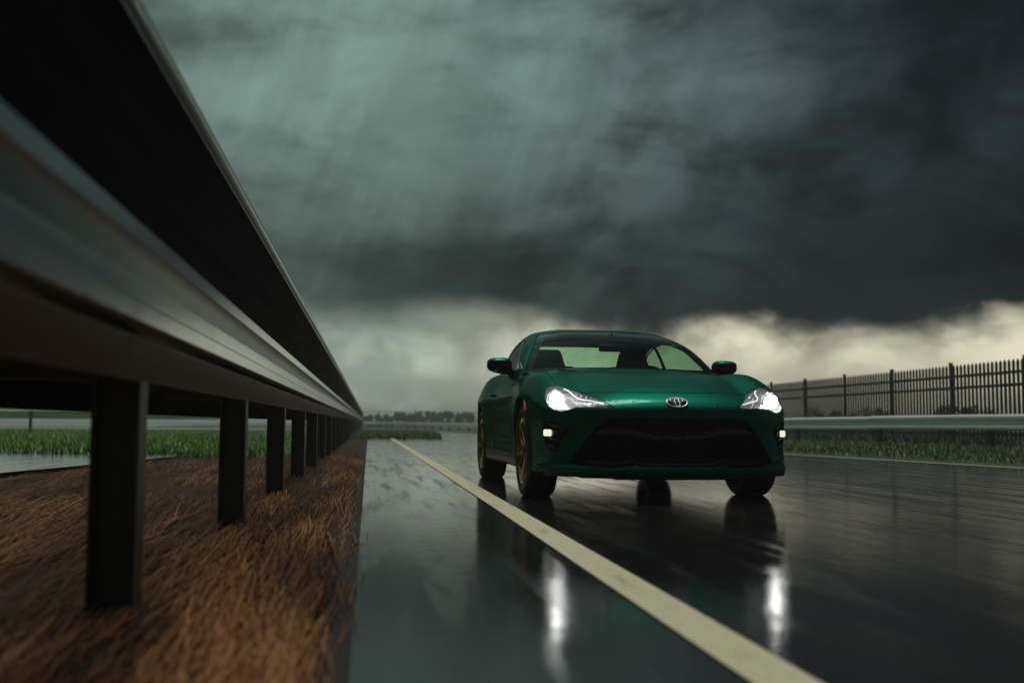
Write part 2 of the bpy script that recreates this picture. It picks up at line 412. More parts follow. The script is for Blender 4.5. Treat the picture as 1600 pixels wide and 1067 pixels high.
def strands(name, pts, length, width, dirfn, mats, label, cat, lift=.25, clump=None):
    """thin tapering blades or straws, one mesh of real geometry"""
    V = []; F = []; I = []
    for x, y, z in pts:
        L = random.uniform(*length); w = random.uniform(*width); a, el = dirfn()
        d = Vector((math.cos(a)*math.cos(el), math.sin(a)*math.cos(el), math.sin(el)))
        s = Vector((-d.y, d.x, 0)); s = s.normalized() if s.length > 1e-4 else Vector((1, 0, 0))
        p = Vector((x, y, z)); k = len(V); b = d*L*.5 + Vector((random.uniform(-1, 1), random.uniform(-1, 1), random.uniform(0, .4)))*L*.05
        V += [p - s*w, p + s*w, p + b + s*w*.8, p + b - s*w*.8, p + d*L - Vector((0, 0, L*lift*.4))]
        F += [(k, k+1, k+2, k+3), (k+3, k+2, k+4)]; i = clump(x, y, len(mats)) if clump else random.choice(range(len(mats))); I += [i, i]
    return stuff(link_mesh(name, V, F, mats=mats, idx=I), label, cat)
pts_edge = [(-.125 + abs(random.gauss(0, .035)), 1.2 + 14*random.random()**1.6, -.006) for _ in range(420)]
# brown straw lying along the barrier, combed by the draught of passing cars
pts = []
while len(pts) < 23000:
    y = .7 + 15*random.random()**2.2; x = -.125 - (2.2 + .35*y)*random.random()**1.3
    if x < -3 and y > 9: continue
    if mn.noise((x*3.1, y*.55, 9)) < random.gauss(-.12, .12): continue
    pts.append((x, y, .002 + .02*random.random() + .018*mn.noise((x*2.2, y*.8, 0))))
pts += [(x, y, -.022 + .28*(x + .15)*(x < -.03) + .024*(x >= -.03)) for x, y, z in pts_edge]
strands('straw', pts, (.22, 1.0), (.0010, .0026), lambda: (math.pi/2 + random.gauss(0, .045) + (math.pi if random.random() < .5 else 0), random.uniform(-.01, .05)),
        ['straw_d', 'straw_b', 'straw_b', 'straw_a', 'straw_a', 'straw_c'], 'brown straw litter lying on the verge under the crash barrier', 'straw',
        clump=lambda x, y, n: min(n-1, max(0, int(3.0 + 5.5*mn.noise((x*4.0, y*.7, 2)) + random.gauss(0, .9)))))
def grass_at(name, n, area, hh, ww, label, ms=('blade_a', 'blade_b', 'blade_b', 'blade_c')):
    pts = [area() for _ in range(n)]
    return strands(name, pts, hh, ww, lambda: (random.uniform(0, 6.283), random.uniform(.45, 1.4)), list(ms), label, 'grass', lift=.35)
def inside(x, y, P):
    c = False
    for i in range(len(P)):
        (x1, y1), (x2, y2) = P[i-1], P[i]
        if (y1 > y) != (y2 > y) and x < (x2 - x1)*(y - y1)/(y2 - y1) + x1: c = not c
    return c
def a_patch():
    while True:
        x = random.uniform(-1.5, 3.5); y = 34 + 33*random.random()**1.6
        if inside(x, y, patch): return (x, y, .0)
grass_at('grass', 11000, a_patch, (.07, .24), (.004, .010), 'tufted green grass patch where the left white line ends')
def a_right():
    y = 9 + 40*random.random()**1.3; d = .12 + 4.6*random.random()
    return (road_r(y) + d, y, .02 + .012*d)
grass_at('grass', 30000, a_right, (.05, .15), (.004, .010), 'green grass strip between the right white line and the guardrail')
def a_left():
    while True:
        y = 15.5 + 50*random.random()**1.5; x = -1.6 - (y - 8)*.55*random.random()
        if y > 15 - .45*(x + 2.6): return (x, y, -.05)
grass_at('grass', 26000, a_left, (.10, .28), (.006, .014), 'bright green grass seen under the crash barrier at left', ('blade_l', 'blade_m', 'blade_l', 'blade_b'))

# ---------------------------------------------------------------- left crash barrier
XB = -.61
B = thing('crash_barrier', 'tall steel crash barrier with black upper panel close along the left of the road', 'barrier', (XB, 0, 0))
Y0, SEG, NSEG = -3.0, 4.0, 30
def wprof(p0=0.0, zt=.985, zb=.690, th=.004, tilt=0.0):
    h = zt - zb
    f = [(0, .012), (.045, .030), (.09, .066), (.125, .083), (.265, .083), (.32, .055), (.41, .010), (.59, .010), (.68, .055), (.735, .083), (.875, .083), (.91, .066), (.955, .030), (1, .012)]
    o = [(p0 + p + tilt*t, zt - t*h) for t, p in f]
    return o + [(x - th, z) for x, z in o[::-1]]
bm = bmesh.new(); add_prism_y(bm, wprof(), 0, SEG - .003)
for dy in (.06, .28):
    for z in (.90, .775):
        add_cyl(bm, (.035, dy, z), (.055, dy, z), .014, n=6)
beam = from_bm('rail_beam', bm, 'galv', B, smooth=True, auto=12)
bm = bmesh.new(); add_box(bm, (.0, SEG/2, 1.245), (.018, SEG - .008, .50), .004); panel = from_bm('crash_panel', bm, 'dark_panel', B)
bm = bmesh.new(); add_cyl(bm, (.018, .0, 1.515), (.018, SEG - .004, 1.515), .026, n=14); add_box(bm, (.004, SEG/2, 1.482), (.030, SEG - .01, .014)); top = from_bm('top_rail', bm, 'galv', B, smooth=True, auto=40)
bm = bmesh.new(); add_prism_y(bm, [(.072, .692), (.066, .692), (.022, .598), (.026, .596), (.0725, .688)], 0, SEG - .006); low = from_bm('lower_panel', bm, 'litter_bounce_panel', B)
bm = bmesh.new(); add_prism_y(bm, [(-.40, .525), (-.395, .525), (-.37, .62), (-.40, .70), (-.37, .80), (-.40, .90), (-.406, .90)], 0, SEG - .006); rear = from_bm('rear_beam', bm, 'dark_panel', B)
bm = bmesh.new()
for dx, sx, sy in ((-.0625 + .055, .010, .10), (-.0625 - .055, .010, .10), (-.0625, .10, .008)): add_box(bm, (dx + .030, 0, .305), (sx, sy, .89), .002)
add_box(bm, (-.20, 0, .66), (.34, .07, .12), .004); add_box(bm, (-.05, 0, 1.09), (.06, .08, .84), .003)
post = from_bm('post', bm, 'post_steel', B)
for o in (beam, panel, top, low, rear): o.location = (0, Y0, 0)
for i in range(1, NSEG):
    for o in (beam, panel, top, low, rear):
        copy_part(o, B, (random.uniform(-.002, .002) if i > 3 else 0, Y0 + SEG*i, 0))
post.location = (0, .50, 0)
for i in range(1, 48): copy_part(post, B, (0, .50 + 2.35*i, 0))

# ---------------------------------------------------------------- guardrails beyond
def ypl(p): return np.array(p, float)
bm = bmesh.new(); add_prism_y(bm, wprof(0, .155, -.155, .006, .045), 0, 1.0); me_beam = from_bm('rail_beam', bm, 'galv_bright', None, smooth=True, auto=12)
bm = bmesh.new(); add_box(bm, (0, 0, -.30), (.10, .12, .95), .004); add_box(bm, (.09, 0, 0), (.12, .09, .24), .004); me_post = from_bm('post', bm, 'post_steel')
def guardrail(label, pts, seg, zc, face, post_every=1):
    """pts: centre line; face: +1 = corrugations towards the left of travel"""
    P = ypl(pts); d = np.concatenate([[0], np.cumsum(np.hypot(*np.diff(P[:, :2], axis=0).T))])
    n = int(d[-1]//seg)
    G = thing('guardrail', label, 'guardrail', (P[0, 0], P[0, 1], 0))
    at = lambda s: Vector([np.interp(s, d, P[:, k]) for k in range(3)])
    base = at(0); base.z = 0
    for i in range(n):
        a, b = at(i*seg), at((i+1)*seg); e = (b - a); y = e.normalized(); x = Vector((y.y, -y.x, 0)).normalized()*face; z = Vector((0, 0, 1))
        m = Matrix((( x.x, y.x*e.length*.999, 0, a.x - base.x), (x.y, y.y*e.length*.999, 0, a.y - base.y), (0, e.z, 1, a.z), (0, 0, 0, 1)))
        copy_part(me_beam, G, mtx=m)
        q = a - x*.16; mp = Matrix.Translation((q.x - base.x, q.y - base.y, a.z)) @ Matrix((x.to_4d().xyz, y, z)).transposed().to_4x4()
        if i % post_every == 0: copy_part(me_post, G, mtx=mp)
    return G
guardrail('long galvanised guardrail curving along the far right side of the road',
          [(12.9, 4, .55), (12.55, 9, .55), (12.0, 18, .585), (11.13, 27, .53), (10.0, 39, .47), (8.5, 54, .40), (7.16, 68, .36), (4.8, 90, .40), (0, 120, .48), (-6, 150, .50)], 3.8, .5, -1)
guardrail('thin pale guardrail far behind the crash barrier beside the wet path', [(-6.0, 46, .76), (-16, 44, .74), (-30, 41, .72)], 3.8, .7, 1)
for o in (me_beam, me_post): bpy.data.objects.remove(o)

# ---------------------------------------------------------------- right steel picket fence
fx = ipl([(6, 13.3), (14, 13.7), (21, 14.05), (36, 14.35), (50, 13.4)])
F = thing('picket_fence', 'tall dark steel picket fence along the right bank behind the guardrail', 'fence', (14, 18.0, 0))
H = 1.985
bm = bmesh.new()
v = [(-.050, 0, .12), (.050, 0, .12), (.050, 0, H - .06), (0, 0, H), (-.050, 0, H - .06)]
A = [bm.verts.new((x, -.008, z)) for x, y, z in v]; Bv = [bm.verts.new((x, .008, z)) for x, y, z in v]
for k in range(5): bm.faces.new((A[k], A[(k+1) % 5], Bv[(k+1) % 5], Bv[k]))
bm.faces.new(A[::-1]); bm.faces.new(Bv)
pk = from_bm('picket', bm, 'fence_paint'); bm = bmesh.new(); add_box(bm, (0, 0, 1.0), (.075, .075, 2.06), .006); add_box(bm, (0, 0, 2.04), (.09, .09, .02), .004); ps = from_bm('post', bm, 'fence_paint')
bm = bmesh.new(); add_box(bm, (0, .5, 0), (.045, 1.0, .065), .004); rl_ = from_bm('rail', bm, 'fence_paint')
y = 8.85; k = 0
while y < 47:
    x = fx(y); sl = (fx(y + .5) - fx(y - .5)); ang = -math.atan(sl)
    mx = Matrix.Translation((x - 14, y - 18.0, 0)) @ Matrix.Rotation(ang, 4, 'Z') @ Matrix.Rotation(math.pi/2, 4, 'Z')
    copy_part(pk, F, mtx=mx); y += .165; k += 1
bays = [8.85 + 3.05*i for i in range(13)]
for i, y in enumerate(bays):
    copy_part(ps, F, (fx(y) - 14 + .06, y - 18, 0))
    if i + 1 < len(bays):
        a, b = Vector((fx(y), y, 0)), Vector((fx(bays[i+1]), bays[i+1], 0)); d = b - a
        for z in (1.70, 1.42, .32):
            copy_part(rl_, F, mtx=Matrix.Translation((a.x - 14 + .03, a.y - 18, z)) @ Matrix.Rotation(-math.atan2(d.x, d.y), 4, 'Z') @ Matrix.Diagonal((1, d.length - .01, 1, 1)))
for o in (pk, ps, rl_): bpy.data.objects.remove(o)

# ---------------------------------------------------------------- far mesh fence behind the bend
C = thing('mesh_fence', 'thin wire mesh fence on slim posts in the distance between barrier and car', 'fence', (-3, 128, 0))
bm = bmesh.new(); add_cyl(bm, (0, 0, -.1), (0, 0, 2.0), .045, n=8); fp = from_bm('post', bm, 'fence_paint', C)
bm = bmesh.new(); add_box(bm, (1.05, 0, 1.86), (2.1, .04, .04)); tr_ = from_bm('top_rail', bm, 'fence_paint', C)
bm = bmesh.new()
for i in range(15): add_box(bm, (.07 + .14*i, 0, .95), (.006, .006, 1.8))
for i in range(12): add_box(bm, (1.05, 0, .12 + .155*i), (2.1, .006, .006))
wm = from_bm('wire_mesh', bm, 'fence_paint', C)
for i in range(1, 14):
    for o in (fp, tr_, wm): copy_part(o, C, (2.1*i, -1.0*i*0 - .55*i, 0))
for o in (tr_, wm): o.rotation_euler = (0, 0, -.256)
for ch in C.children:
    if not ch.name.startswith('post'): ch.rotation_euler = (0, 0, -.256)

# ---------------------------------------------------------------- trees and bushes
def bush_mesh(w, h, d, n, leaf, mats, seed, trunk=True):
    r = random.Random(seed); V = []; F = []; I = []
    cl = [(r.uniform(-.8, .8)*w/2, r.uniform(-.7, .7)*d/2, h*(.05 + .72*r.random()), h*r.uniform(.14, .28)) for _ in range(16)]
    for _ in range(n):
        cx, cy, cz, cr = r.choice(cl)
        p = Vector((r.gauss(0, 1), r.gauss(0, 1), r.gauss(0, 1))).normalized()*cr*r.random()**.4 + Vector((cx, cy, cz))
        p.z = max(p.z, .03)
        a = Vector((r.uniform(-1, 1), r.uniform(-1, 1), r.uniform(-1, 1))).normalized(); b = a.orthogonal().normalized(); c = a.cross(b)
        s = leaf*r.uniform(.5, 1.3); k = len(V)
        V += [p - b*s, p + c*s*.5, p + b*s, p - c*s*.5]; F.append((k, k+1, k+2, k+3)); I.append(r.randrange(len(mats)))
    return V, F, I
def bush(name, label, cat, x, y, w, h, d, n, leaf, seed, group=None, z=0.0, mats=('leaf_dark', 'leaf_mid')):
    T = thing(name, label, cat, (x, y, z), 0, group)
    V, F, I = bush_mesh(w, h, d, n, leaf, mats, seed)
    link_mesh('crown', V, F, None, T, mats=list(mats), idx=I)
    bm = bmesh.new(); add_cyl(bm, (0, 0, -.05), (0, 0, h*.55), .05*h**.5, .02*h**.5, 7)
    for k in range(4):
        a = k*1.7 + seed; add_cyl(bm, (0, 0, h*.15), (math.cos(a)*w*.3, math.sin(a)*d*.3, h*.6), .025*h**.5, .008, 6)
    from_bm('trunk', bm, 'bark', T)
    return T
xs = [-7, -3.5, -.8, 1.8, 4.2, 6.5, 8.8, 11.2, 13.6, 16, 19, 24, 31, 39, 48, 58]
for i, x in enumerate(xs):
    yy = 150 + 6*math.sin(i*2.1) - .35*x
    bush('far_bush', 'hazy dark bush in the far row behind the mesh fence and car', 'bush', x, yy, 6.0, random.uniform(2.0, 2.5) if i > 3 else 1.75, 4, 2600, .20, 20 + i, 'bushes in the far row beyond the bend')
lab = ['dark bush behind the picket fence nearest the right edge of the picture', 'low dark bush behind the middle of the picket fence', 'dark bush behind the picket fence close to the car']
for i, (x, y, w, h) in enumerate(((18.5, 24.5, 3.4, 1.25), (18.0, 30.0, 3.0, 1.0), (18.0, 38.0, 3.6, 1.1))):
    bush('bush', lab[i], 'bush', x, y, w, h, 2.0, 2600, .05, 50 + i, z=.2)
# dark low growth under and behind the guardrail
def a_low():
    y = 12 + 36*random.random()**1.2
    return (road_r(y) + 4.9 + 1.6*random.random(), y, .04)
pts = [a_low() for _ in range(15000)]
strands('ground_cover', pts, (.10, .34), (.006, .016), lambda: (random.uniform(0, 6.283), random.uniform(.6, 1.5)), ['leaf_dark', 'leaf_dark', 'leaf_mid'], 'dark weeds growing under and behind the right guardrail', 'weeds', lift=.3)
# ---------------------------------------------------------------- car surface as an implicit field
def spl(xs, ys, n=1500):
    """monotone cubic (Fritsch-Carlson) through points, as a dense table"""
    xs = np.array(xs, float); ys = np.array(ys, float)
    h = np.diff(xs); d = np.diff(ys) / h
    m = np.zeros(len(xs)); m[0] = d[0]; m[-1] = d[-1]
    for i in range(1, len(xs) - 1):
        if d[i-1] * d[i] > 0:
            w1 = 2*h[i] + h[i-1]; w2 = h[i] + 2*h[i-1]
            m[i] = (w1 + w2) / (w1/d[i-1] + w2/d[i])
    X = np.linspace(xs[0], xs[-1], n)
    k = np.clip(np.searchsorted(xs, X, side='right') - 1, 0, len(xs) - 2)
    t = (X - xs[k]) / h[k]
    Y = ((2*t**3 - 3*t**2 + 1)*ys[k] + (t**3 - 2*t**2 + t)*h[k]*m[k] + (-2*t**3 + 3*t**2)*ys[k+1] + (t**3 - t**2)*h[k]*m[k+1])
    s0 = m[0]; s1 = m[-1]; x0, x1, y0, y1 = xs[0], xs[-1], ys[0], ys[-1]
    def f(q):
        q = np.asarray(q, float)
        r = np.interp(q, X, Y)
        return r + np.minimum(q - x0, 0)*s0 + np.maximum(q - x1, 0)*s1
    return f
def smax(a, b, k):
    h = np.maximum(k - np.abs(a - b), 0) / k
    return np.maximum(a, b) + h*h*k*0.25
def smin(a, b, k): return -smax(-a, -b, k)
def bump(q, c, w): return np.exp(-((q - c)/w)**2)
def sstep(a, b, q):
    t = np.clip((q - a)/(b - a), 0, 1); return t*t*(3 - 2*t)

P_W = spl([-1.0,-.45,-.2,0,.25,.5,.8,1.2,1.7,2.1,2.35,2.6,2.85,3.1,3.3,3.45],
          [.82,.866,.886,.893,.883,.868,.862,.860,.864,.877,.886,.887,.876,.84,.77,.66])
P_SZ = spl([.10,.16,.20,.26,.34,.48,.60,.68,.74,.80,.86,.92,1.0],
           [.09,.055,.022,.010,.012,.003,.0,.004,.012,.030,.060,.105,.20])
P_YF = spl([0,.2,.4,.55,.65,.73,.795,.835,.872,.91],
           [-.845,-.838,-.81,-.766,-.714,-.657,-.588,-.52,-.41,-.25])
P_YZ = spl([.10,.16,.185,.215,.245,.30,.42,.52,.58,.63,.69,.76,.85],
           [.10,.035,-.012,-.014,.004,.012,.012,.006,.006,.028,.10,.24,.50])
P_C = spl([-1.0,-.84,-.72,-.6,-.4,-.2,0,.3,.6,1.0,1.8,2.4,2.8,3.15,3.32,3.42],
          [.57,.64,.700,.738,.784,.822,.852,.888,.908,.915,.93,.955,.985,1.0,.995,.93])
P_K = spl([-1.0,-.84,-.72,-.6,-.48,-.35,-.2,-.05,.15,.4,.7,1.1,1.6,2.0,2.4,2.75,3.1,3.35],
          [.54,.595,.635,.675,.718,.770,.822,.852,.864,.864,.868,.878,.895,.918,.945,.955,.945,.92])
P_XC = spl([-.9,-.5,0,.5,1,2,2.5,3,3.4],[.60,.66,.70,.71,.73,.735,.735,.70,.62])
P_ZC = spl([.0,.45,.62,.85,1.05,1.28,1.42,1.6,1.8,2.05,2.3,2.6,2.9,3.15,3.4],
           [.52,.80,.918,1.062,1.165,1.250,1.282,1.306,1.316,1.308,1.276,1.205,1.105,1.010,.90])
P_CB = spl([.2,.6,.9,1.3,1.7,2.1,2.4,2.7,3.0,3.2],[.785,.795,.800,.800,.790,.772,.742,.690,.61,.5])
P_CS = spl([.75,.88,1.0,1.1,1.18,1.24,1.3],[-.04,.0,.046,.095,.145,.192,.25])

def top_z(x, y):
    ax = np.abs(x); xc = P_XC(y); t = ax/xc
    C = P_C(y); K = P_K(y)
    hood = sstep(-.75, -.45, y)*(1 - sstep(.45, .8, y))
    ti = np.minimum(t, 1)
    s = ti**3*(4 - 3*ti)*1.0
    z = C + (K - C)*np.where(t < 1, s, 1)
    z = z - .016*hood*bump(t, .80, .11) + .007*hood*bump(t, .42, .22)
    dx = np.maximum(ax - xc, 0)
    return z - 2.3*dx*dx
def side_x(y, z):
    w = P_W(y) - P_SZ(z)
    # wheel-arch flares and the hollow lower door
    fl = (bump(y, 0, .40) + bump(y, 2.57, .42))*bump(z, .50, .22)*.012
    hollow = .020*bump(z, .40, .10)*sstep(.50, .85, y)*(1 - sstep(1.70, 2.05, y))
    crease = .010*bump(z, .70, .05)*sstep(.4, .9, y)
    lip = .014*bump(z, .20, .028)*(1 - sstep(-.5, -.3, y))
    return w + fl - hollow + crease + lip
def body_f(P):
    x, y, z = P[..., 0], P[..., 1], P[..., 2]
    ax = np.abs(x)
    fs = (ax - side_x(y, z))*.97
    ff = P_YF(ax) + P_YZ(z) - y
    g = np.where(ax > .5, 1/np.sqrt(1 + ((ax - .5)*5)**2), 1.0)
    ff = ff*g*.85
    # soft bulge of the bumper between lamp and intake, scoop above the lower lip at the corner
    ft = (z - top_z(x, y))*.95
    fr = (y - 3.395 + .25*ax**2 + .10*np.maximum(.6 - z, 0)**1.5)*.95
    fb = (.170 - z) + .0*x
    f = smax(fs, ff, .085)
    f = smax(f, fr, .16)
    f = smax(f, ft, .055)
    f = smax(f, fb, .02)
    zc = P_ZC(y - .16*ax**2*(1 - sstep(1.3, 1.8, y)) + .18*ax**2*sstep(2.0, 2.5, y)) - (.012 + .030*sstep(1.0, 1.5, y))*(ax/.55)**2.4
    zc = zc + .006*bump(ax, .34, .12)*sstep(1.2, 1.6, y)*(1 - sstep(2.2, 2.6, y)) - .004*bump(ax, 0, .22)*sstep(1.2, 1.6, y)
    fc = (z - zc)*np.where(y < 1.35, .88, .95)
    fcs = (ax - (P_CB(y) - P_CS(z)))*.9
    cab = smax(fc, fcs, .07)
    cab = smax(cab, .70 - z, .02)
    return smin(f, cab, .025)
def grad(P, e=1.5e-3):
    G = np.empty_like(P)
    for i in range(3):
        d = np.zeros(3); d[i] = e
        G[:, i] = (body_f(P + d) - body_f(P - d))/(2*e)
    return G
def to_surface(P, n=3):
    for _ in range(n):
        f = body_f(P); G = grad(P)
        P = P - G*(f/np.maximum((G*G).sum(1), 1e-6))[:, None]
    return P

# ================================================================ THE CAR
def surface_nets(h=.0135):
    xs = np.arange(0, .985, h) - h*.5; ysg = np.arange(-.93, 3.50, h); zs = np.arange(.12, 1.37, h)
    F = np.empty((len(xs), len(ysg), len(zs)), np.float32)
    for j0 in range(0, len(ysg), 40):
        g = np.stack(np.meshgrid(xs, ysg[j0:j0+40], zs, indexing='ij'), -1)
        F[:, j0:j0+40] = body_f(g)
    xs = np.concatenate([-xs[:0:-1], xs[1:]]); F = np.concatenate([F[:0:-1], F[1:]], 0)   # mirrored about x = 0
    ins = F < 0
    c = ins[:-1, :-1, :-1].astype(np.int8)
    cnt = np.zeros_like(c)
    for a in (0, 1):
        for b in (0, 1):
            for d in (0, 1):
                cnt += ins[a:ins.shape[0]-1+a, b:ins.shape[1]-1+b, d:ins.shape[2]-1+d]
    cells = np.argwhere((cnt > 0) & (cnt < 8))
    idx = -np.ones(cnt.shape, np.int64); idx[tuple(cells.T)] = np.arange(len(cells))
    acc = np.zeros((len(cells), 3)); num = np.zeros(len(cells))
    co = np.array([(a, b, d) for a in (0, 1) for b in (0, 1) for d in (0, 1)])
    for i in range(8):
        for j in range(i+1, 8):
            if np.abs(co[i] - co[j]).sum() != 1: continue
            fa = F[tuple((cells + co[i]).T)]; fb = F[tuple((cells + co[j]).T)]
            m = (fa < 0) != (fb < 0); tt = fa/(fa - fb + 1e-12)
            p = co[i] + (co[j] - co[i])*tt[:, None]
            acc[m] += p[m]; num[m] += 1
    V = cells + acc/num[:, None]
    V = np.stack([np.interp(V[:, 0], np.arange(len(xs)), xs), np.interp(V[:, 1], np.arange(len(ysg)), ysg), np.interp(V[:, 2], np.arange(len(zs)), zs)], 1)
    T = []
    for ax in range(3):
        b, d = (ax+1) % 3, (ax+2) % 3
        sl = [slice(None)]*3; sh = [slice(None)]*3
        sl[ax] = slice(0, -1); sh[ax] = slice(1, None)
        E = np.argwhere(ins[tuple(sl)] != ins[tuple(sh)])
        ok = (E[:, b] > 0) & (E[:, d] > 0) & (E[:, b] < ins.shape[b]-1) & (E[:, d] < ins.shape[d]-1); E = E[ok]
        flip = ins[tuple(E.T)]
        q = []
        for (u, v) in ((-1, -1), (0, -1), (0, 0), (-1, 0)):
            o = E.copy(); o[:, b] += u; o[:, d] += v; q.append(idx[tuple(o.T)])
        q = np.stack(q, 1); q[~flip] = q[~flip][:, ::-1]
        T.append(q[:, [0, 1, 2]]); T.append(q[:, [0, 2, 3]])
    return V, np.concatenate(T)

def polysd(P2, poly):
    """signed distance to a polygon in 2-D (negative inside)"""
    p = np.asarray(poly, float); d = np.full(len(P2), 1e9); ins = np.zeros(len(P2), bool)
    for i in range(len(p)):
        a, b = p[i-1], p[i]; e = b - a; w = P2 - a
        h = np.clip((w @ e)/(e @ e), 0, 1); d = np.minimum(d, ((w - h[:, None]*e)**2).sum(1))
        c = (a[1] > P2[:, 1]) != (b[1] > P2[:, 1])
        with np.errstate(divide='ignore', invalid='ignore'):
            xi = (b[0] - a[0])*(P2[:, 1] - a[1])/(b[1] - a[1]) + a[0]
        ins ^= c & (P2[:, 0] < xi)
    return np.where(ins, -1, 1)*np.sqrt(d)
def clip(V, T, sf, level):
    """keep the part of the triangle mesh where sf(V) < level; cut exactly along sf = level on the surface"""
    s = sf(V) - level; n = (s[T] < 0).sum(1)
    full = T[n == 3]; cr = T[(n == 1) | (n == 2)]
    if len(cr) == 0: return compact(V, full)
    E = np.sort(np.concatenate([cr[:, [0, 1]], cr[:, [1, 2]], cr[:, [2, 0]]]), 1)
    E = E[(s[E[:, 0]] < 0) != (s[E[:, 1]] < 0)]; E = np.unique(E, axis=0)
    A, B = V[E[:, 0]], V[E[:, 1]]; sa, sb = s[E[:, 0]].copy(), s[E[:, 1]].copy(); ta = np.zeros(len(E)); tb = np.ones(len(E))
    for _ in range(7):
        tm = (ta + tb)/2; sm = sf(A + (B - A)*tm[:, None]) - level; same = (sm < 0) == (sa < 0)
        ta = np.where(same, tm, ta); tb = np.where(same, tb, tm)
    tm = np.clip((ta + tb)/2, .02, .98); NP = to_surface(A + (B - A)*tm[:, None], 1)
    key = {(a, b): len(V) + i for i, (a, b) in enumerate(E.tolist())}
    out = []
    for a, b, c in cr.tolist():
        q = [a, b, c]; r = []
        for k in range(3):
            u, v = q[k], q[(k+1) % 3]
            if s[u] < 0: r.append(u)
            if (s[u] < 0) != (s[v] < 0): r.append(key[(min(u, v), max(u, v))])
        out += [(r[0], r[k], r[k+1]) for k in range(1, len(r)-1)]
    return compact(np.concatenate([V, NP]), np.concatenate([full, np.array(out, np.int64).reshape(-1, 3)]))
def compact(V, T):
    u = np.unique(T); m = -np.ones(len(V), np.int64); m[u] = np.arange(len(u)); return V[u], m[T]
def refine(V, T, near):
    """split every edge that runs within the band near(V) < 0, keeping the mesh closed"""
    k = near(V) < 0; E = np.sort(np.concatenate([T[:, [0, 1]], T[:, [1, 2]], T[:, [2, 0]]]), 1)
    E = np.unique(E[k[E].any(1)], axis=0); MP = to_surface(V[E].mean(1), 1)
    key = {(a, b): len(V) + i for i, (a, b) in enumerate(E.tolist())}
    touched = k[T].any(1); out = []
    for a, b, c in T[touched].tolist():
        ab, bc, ca = (key.get((min(x, y), max(x, y))) for x, y in ((a, b), (b, c), (c, a)))
        if ab and bc and ca: out += [(a, ab, ca), (ab, b, bc), (ca, bc, c), (ab, bc, ca)]
        elif ab and bc: out += [(ab, b, bc), (a, ab, bc), (a, bc, c)]
        elif bc and ca: out += [(bc, c, ca), (b, bc, ca), (b, ca, a)]
        elif ca and ab: out += [(ca, a, ab), (c, ca, ab), (c, ab, b)]
        elif ab: out += [(a, ab, c), (ab, b, c)]
        elif bc: out += [(b, bc, a), (bc, c, a)]
        elif ca: out += [(c, ca, b), (ca, a, b)]
        else: out.append((a, b, c))
    return np.concatenate([V, MP]), np.concatenate([T[~touched], np.array(out, np.int64)])

LAMP = [(.405,.604),(.448,.632),(.495,.662),(.555,.697),(.62,.728),(.69,.749),(.745,.744),(.772,.722),(.788,.68),(.792,.640),(.780,.606),(.752,.584),(.72,.573),(.685,.578),(.65,.592),(.61,.602),(.52,.601),(.45,.598)]
GRILLE = [(0,.530),(.25,.533),(.39,.533),(.445,.526),(.485,.500),(.53,.445),(.585,.380),(.632,.312),(.660,.265),(.662,.250),(.62,.237),(.49,.224),(.38,.225),(.265,.240),(.238,.231),(0,.228)]
FOG = [(.812,.518),(.735,.500),(.660,.476),(.678,.440),(.705,.390),(.738,.325),(.785,.330),(.802,.38)]
def xz(P): return np.stack([np.abs(P[:, 0]), P[:, 2]], 1)
def yz(P): return np.stack([P[:, 1], P[:, 2]], 1)
def s_lamp(P): return np.maximum(polysd(xz(P), LAMP), P[:, 1] + .15)
def s_grille(P):
    q = xz(P); return np.maximum(polysd(q, GRILLE + [(-.3,.228),(-.3,.530)]), P[:, 1] + .3)
def s_fog(P): return np.maximum(polysd(xz(P), FOG), P[:, 1] + .2)
def s_arch(P):
    r1 = np.hypot(P[:, 1], P[:, 2] - .318) - .368; r2 = np.hypot(P[:, 1] - 2.57, P[:, 2] - .318) - .358
    return np.maximum(np.minimum(r1, r2), .55 - np.abs(P[:, 0]))
HOODX = spl([-.9,-.6,-.39,-.1,.4,.62],[.60,.66,.70,.712,.70,.675])
def s_hood(P):
    y = P[:, 1]; return np.maximum.reduce([.697 - P[:, 2], np.abs(P[:, 0]) - HOODX(y), y - .62 - .12*P[:, 0]**2])
def s_bumper(P):
    ax = np.abs(P[:, 0]); lim = .632 + .065*sstep(.66, .60, ax)
    return np.maximum(P[:, 2] - lim, P[:, 1] + .05)
WS_Z = [(-.1,.5),(.745,.5),(.745,.90),(.70,.985),(.655,1.07),(.60,1.155),(.545,1.222),(.50,1.248),(.30,1.262),(0,1.268),(-.1,1.268)]
def s_ws(P): return np.maximum.reduce([polysd(xz(P), WS_Z), P[:, 1] - 1.7, .60 + .17*P[:, 0]**2 - P[:, 1], .88 - P[:, 2]])
RW_Z = [(-.1,.99),(.50,1.0),(.535,1.05),(.53,1.12),(.49,1.19),(.44,1.235),(.30,1.252),(-.1,1.256)]
def s_rw(P): return np.maximum(polysd(xz(P), RW_Z), 2.15 - P[:, 1])
DLO = [(.74,.905),(1.02,1.035),(1.22,1.125),(1.42,1.185),(1.68,1.212),(2.0,1.196),(2.25,1.150),(2.46,1.075),(2.57,1.01),(2.50,.985),(2.2,.968),(1.6,.935),(1.1,.915)]
def s_side(P): return np.maximum(polysd(yz(P), DLO), .42 - np.abs(P[:, 0]))
DOOR = [(.70,.285),(1.80,.285),(1.93,.36),(2.00,.52),(2.02,.95),(1.98,.957),(1.6,.925),(1.1,.905),(.74,.893),(.68,.80),(.66,.55),(.67,.33)]
def s_door(P): return np.maximum(polysd(yz(P), DOOR), .55 - np.abs(P[:, 0]))

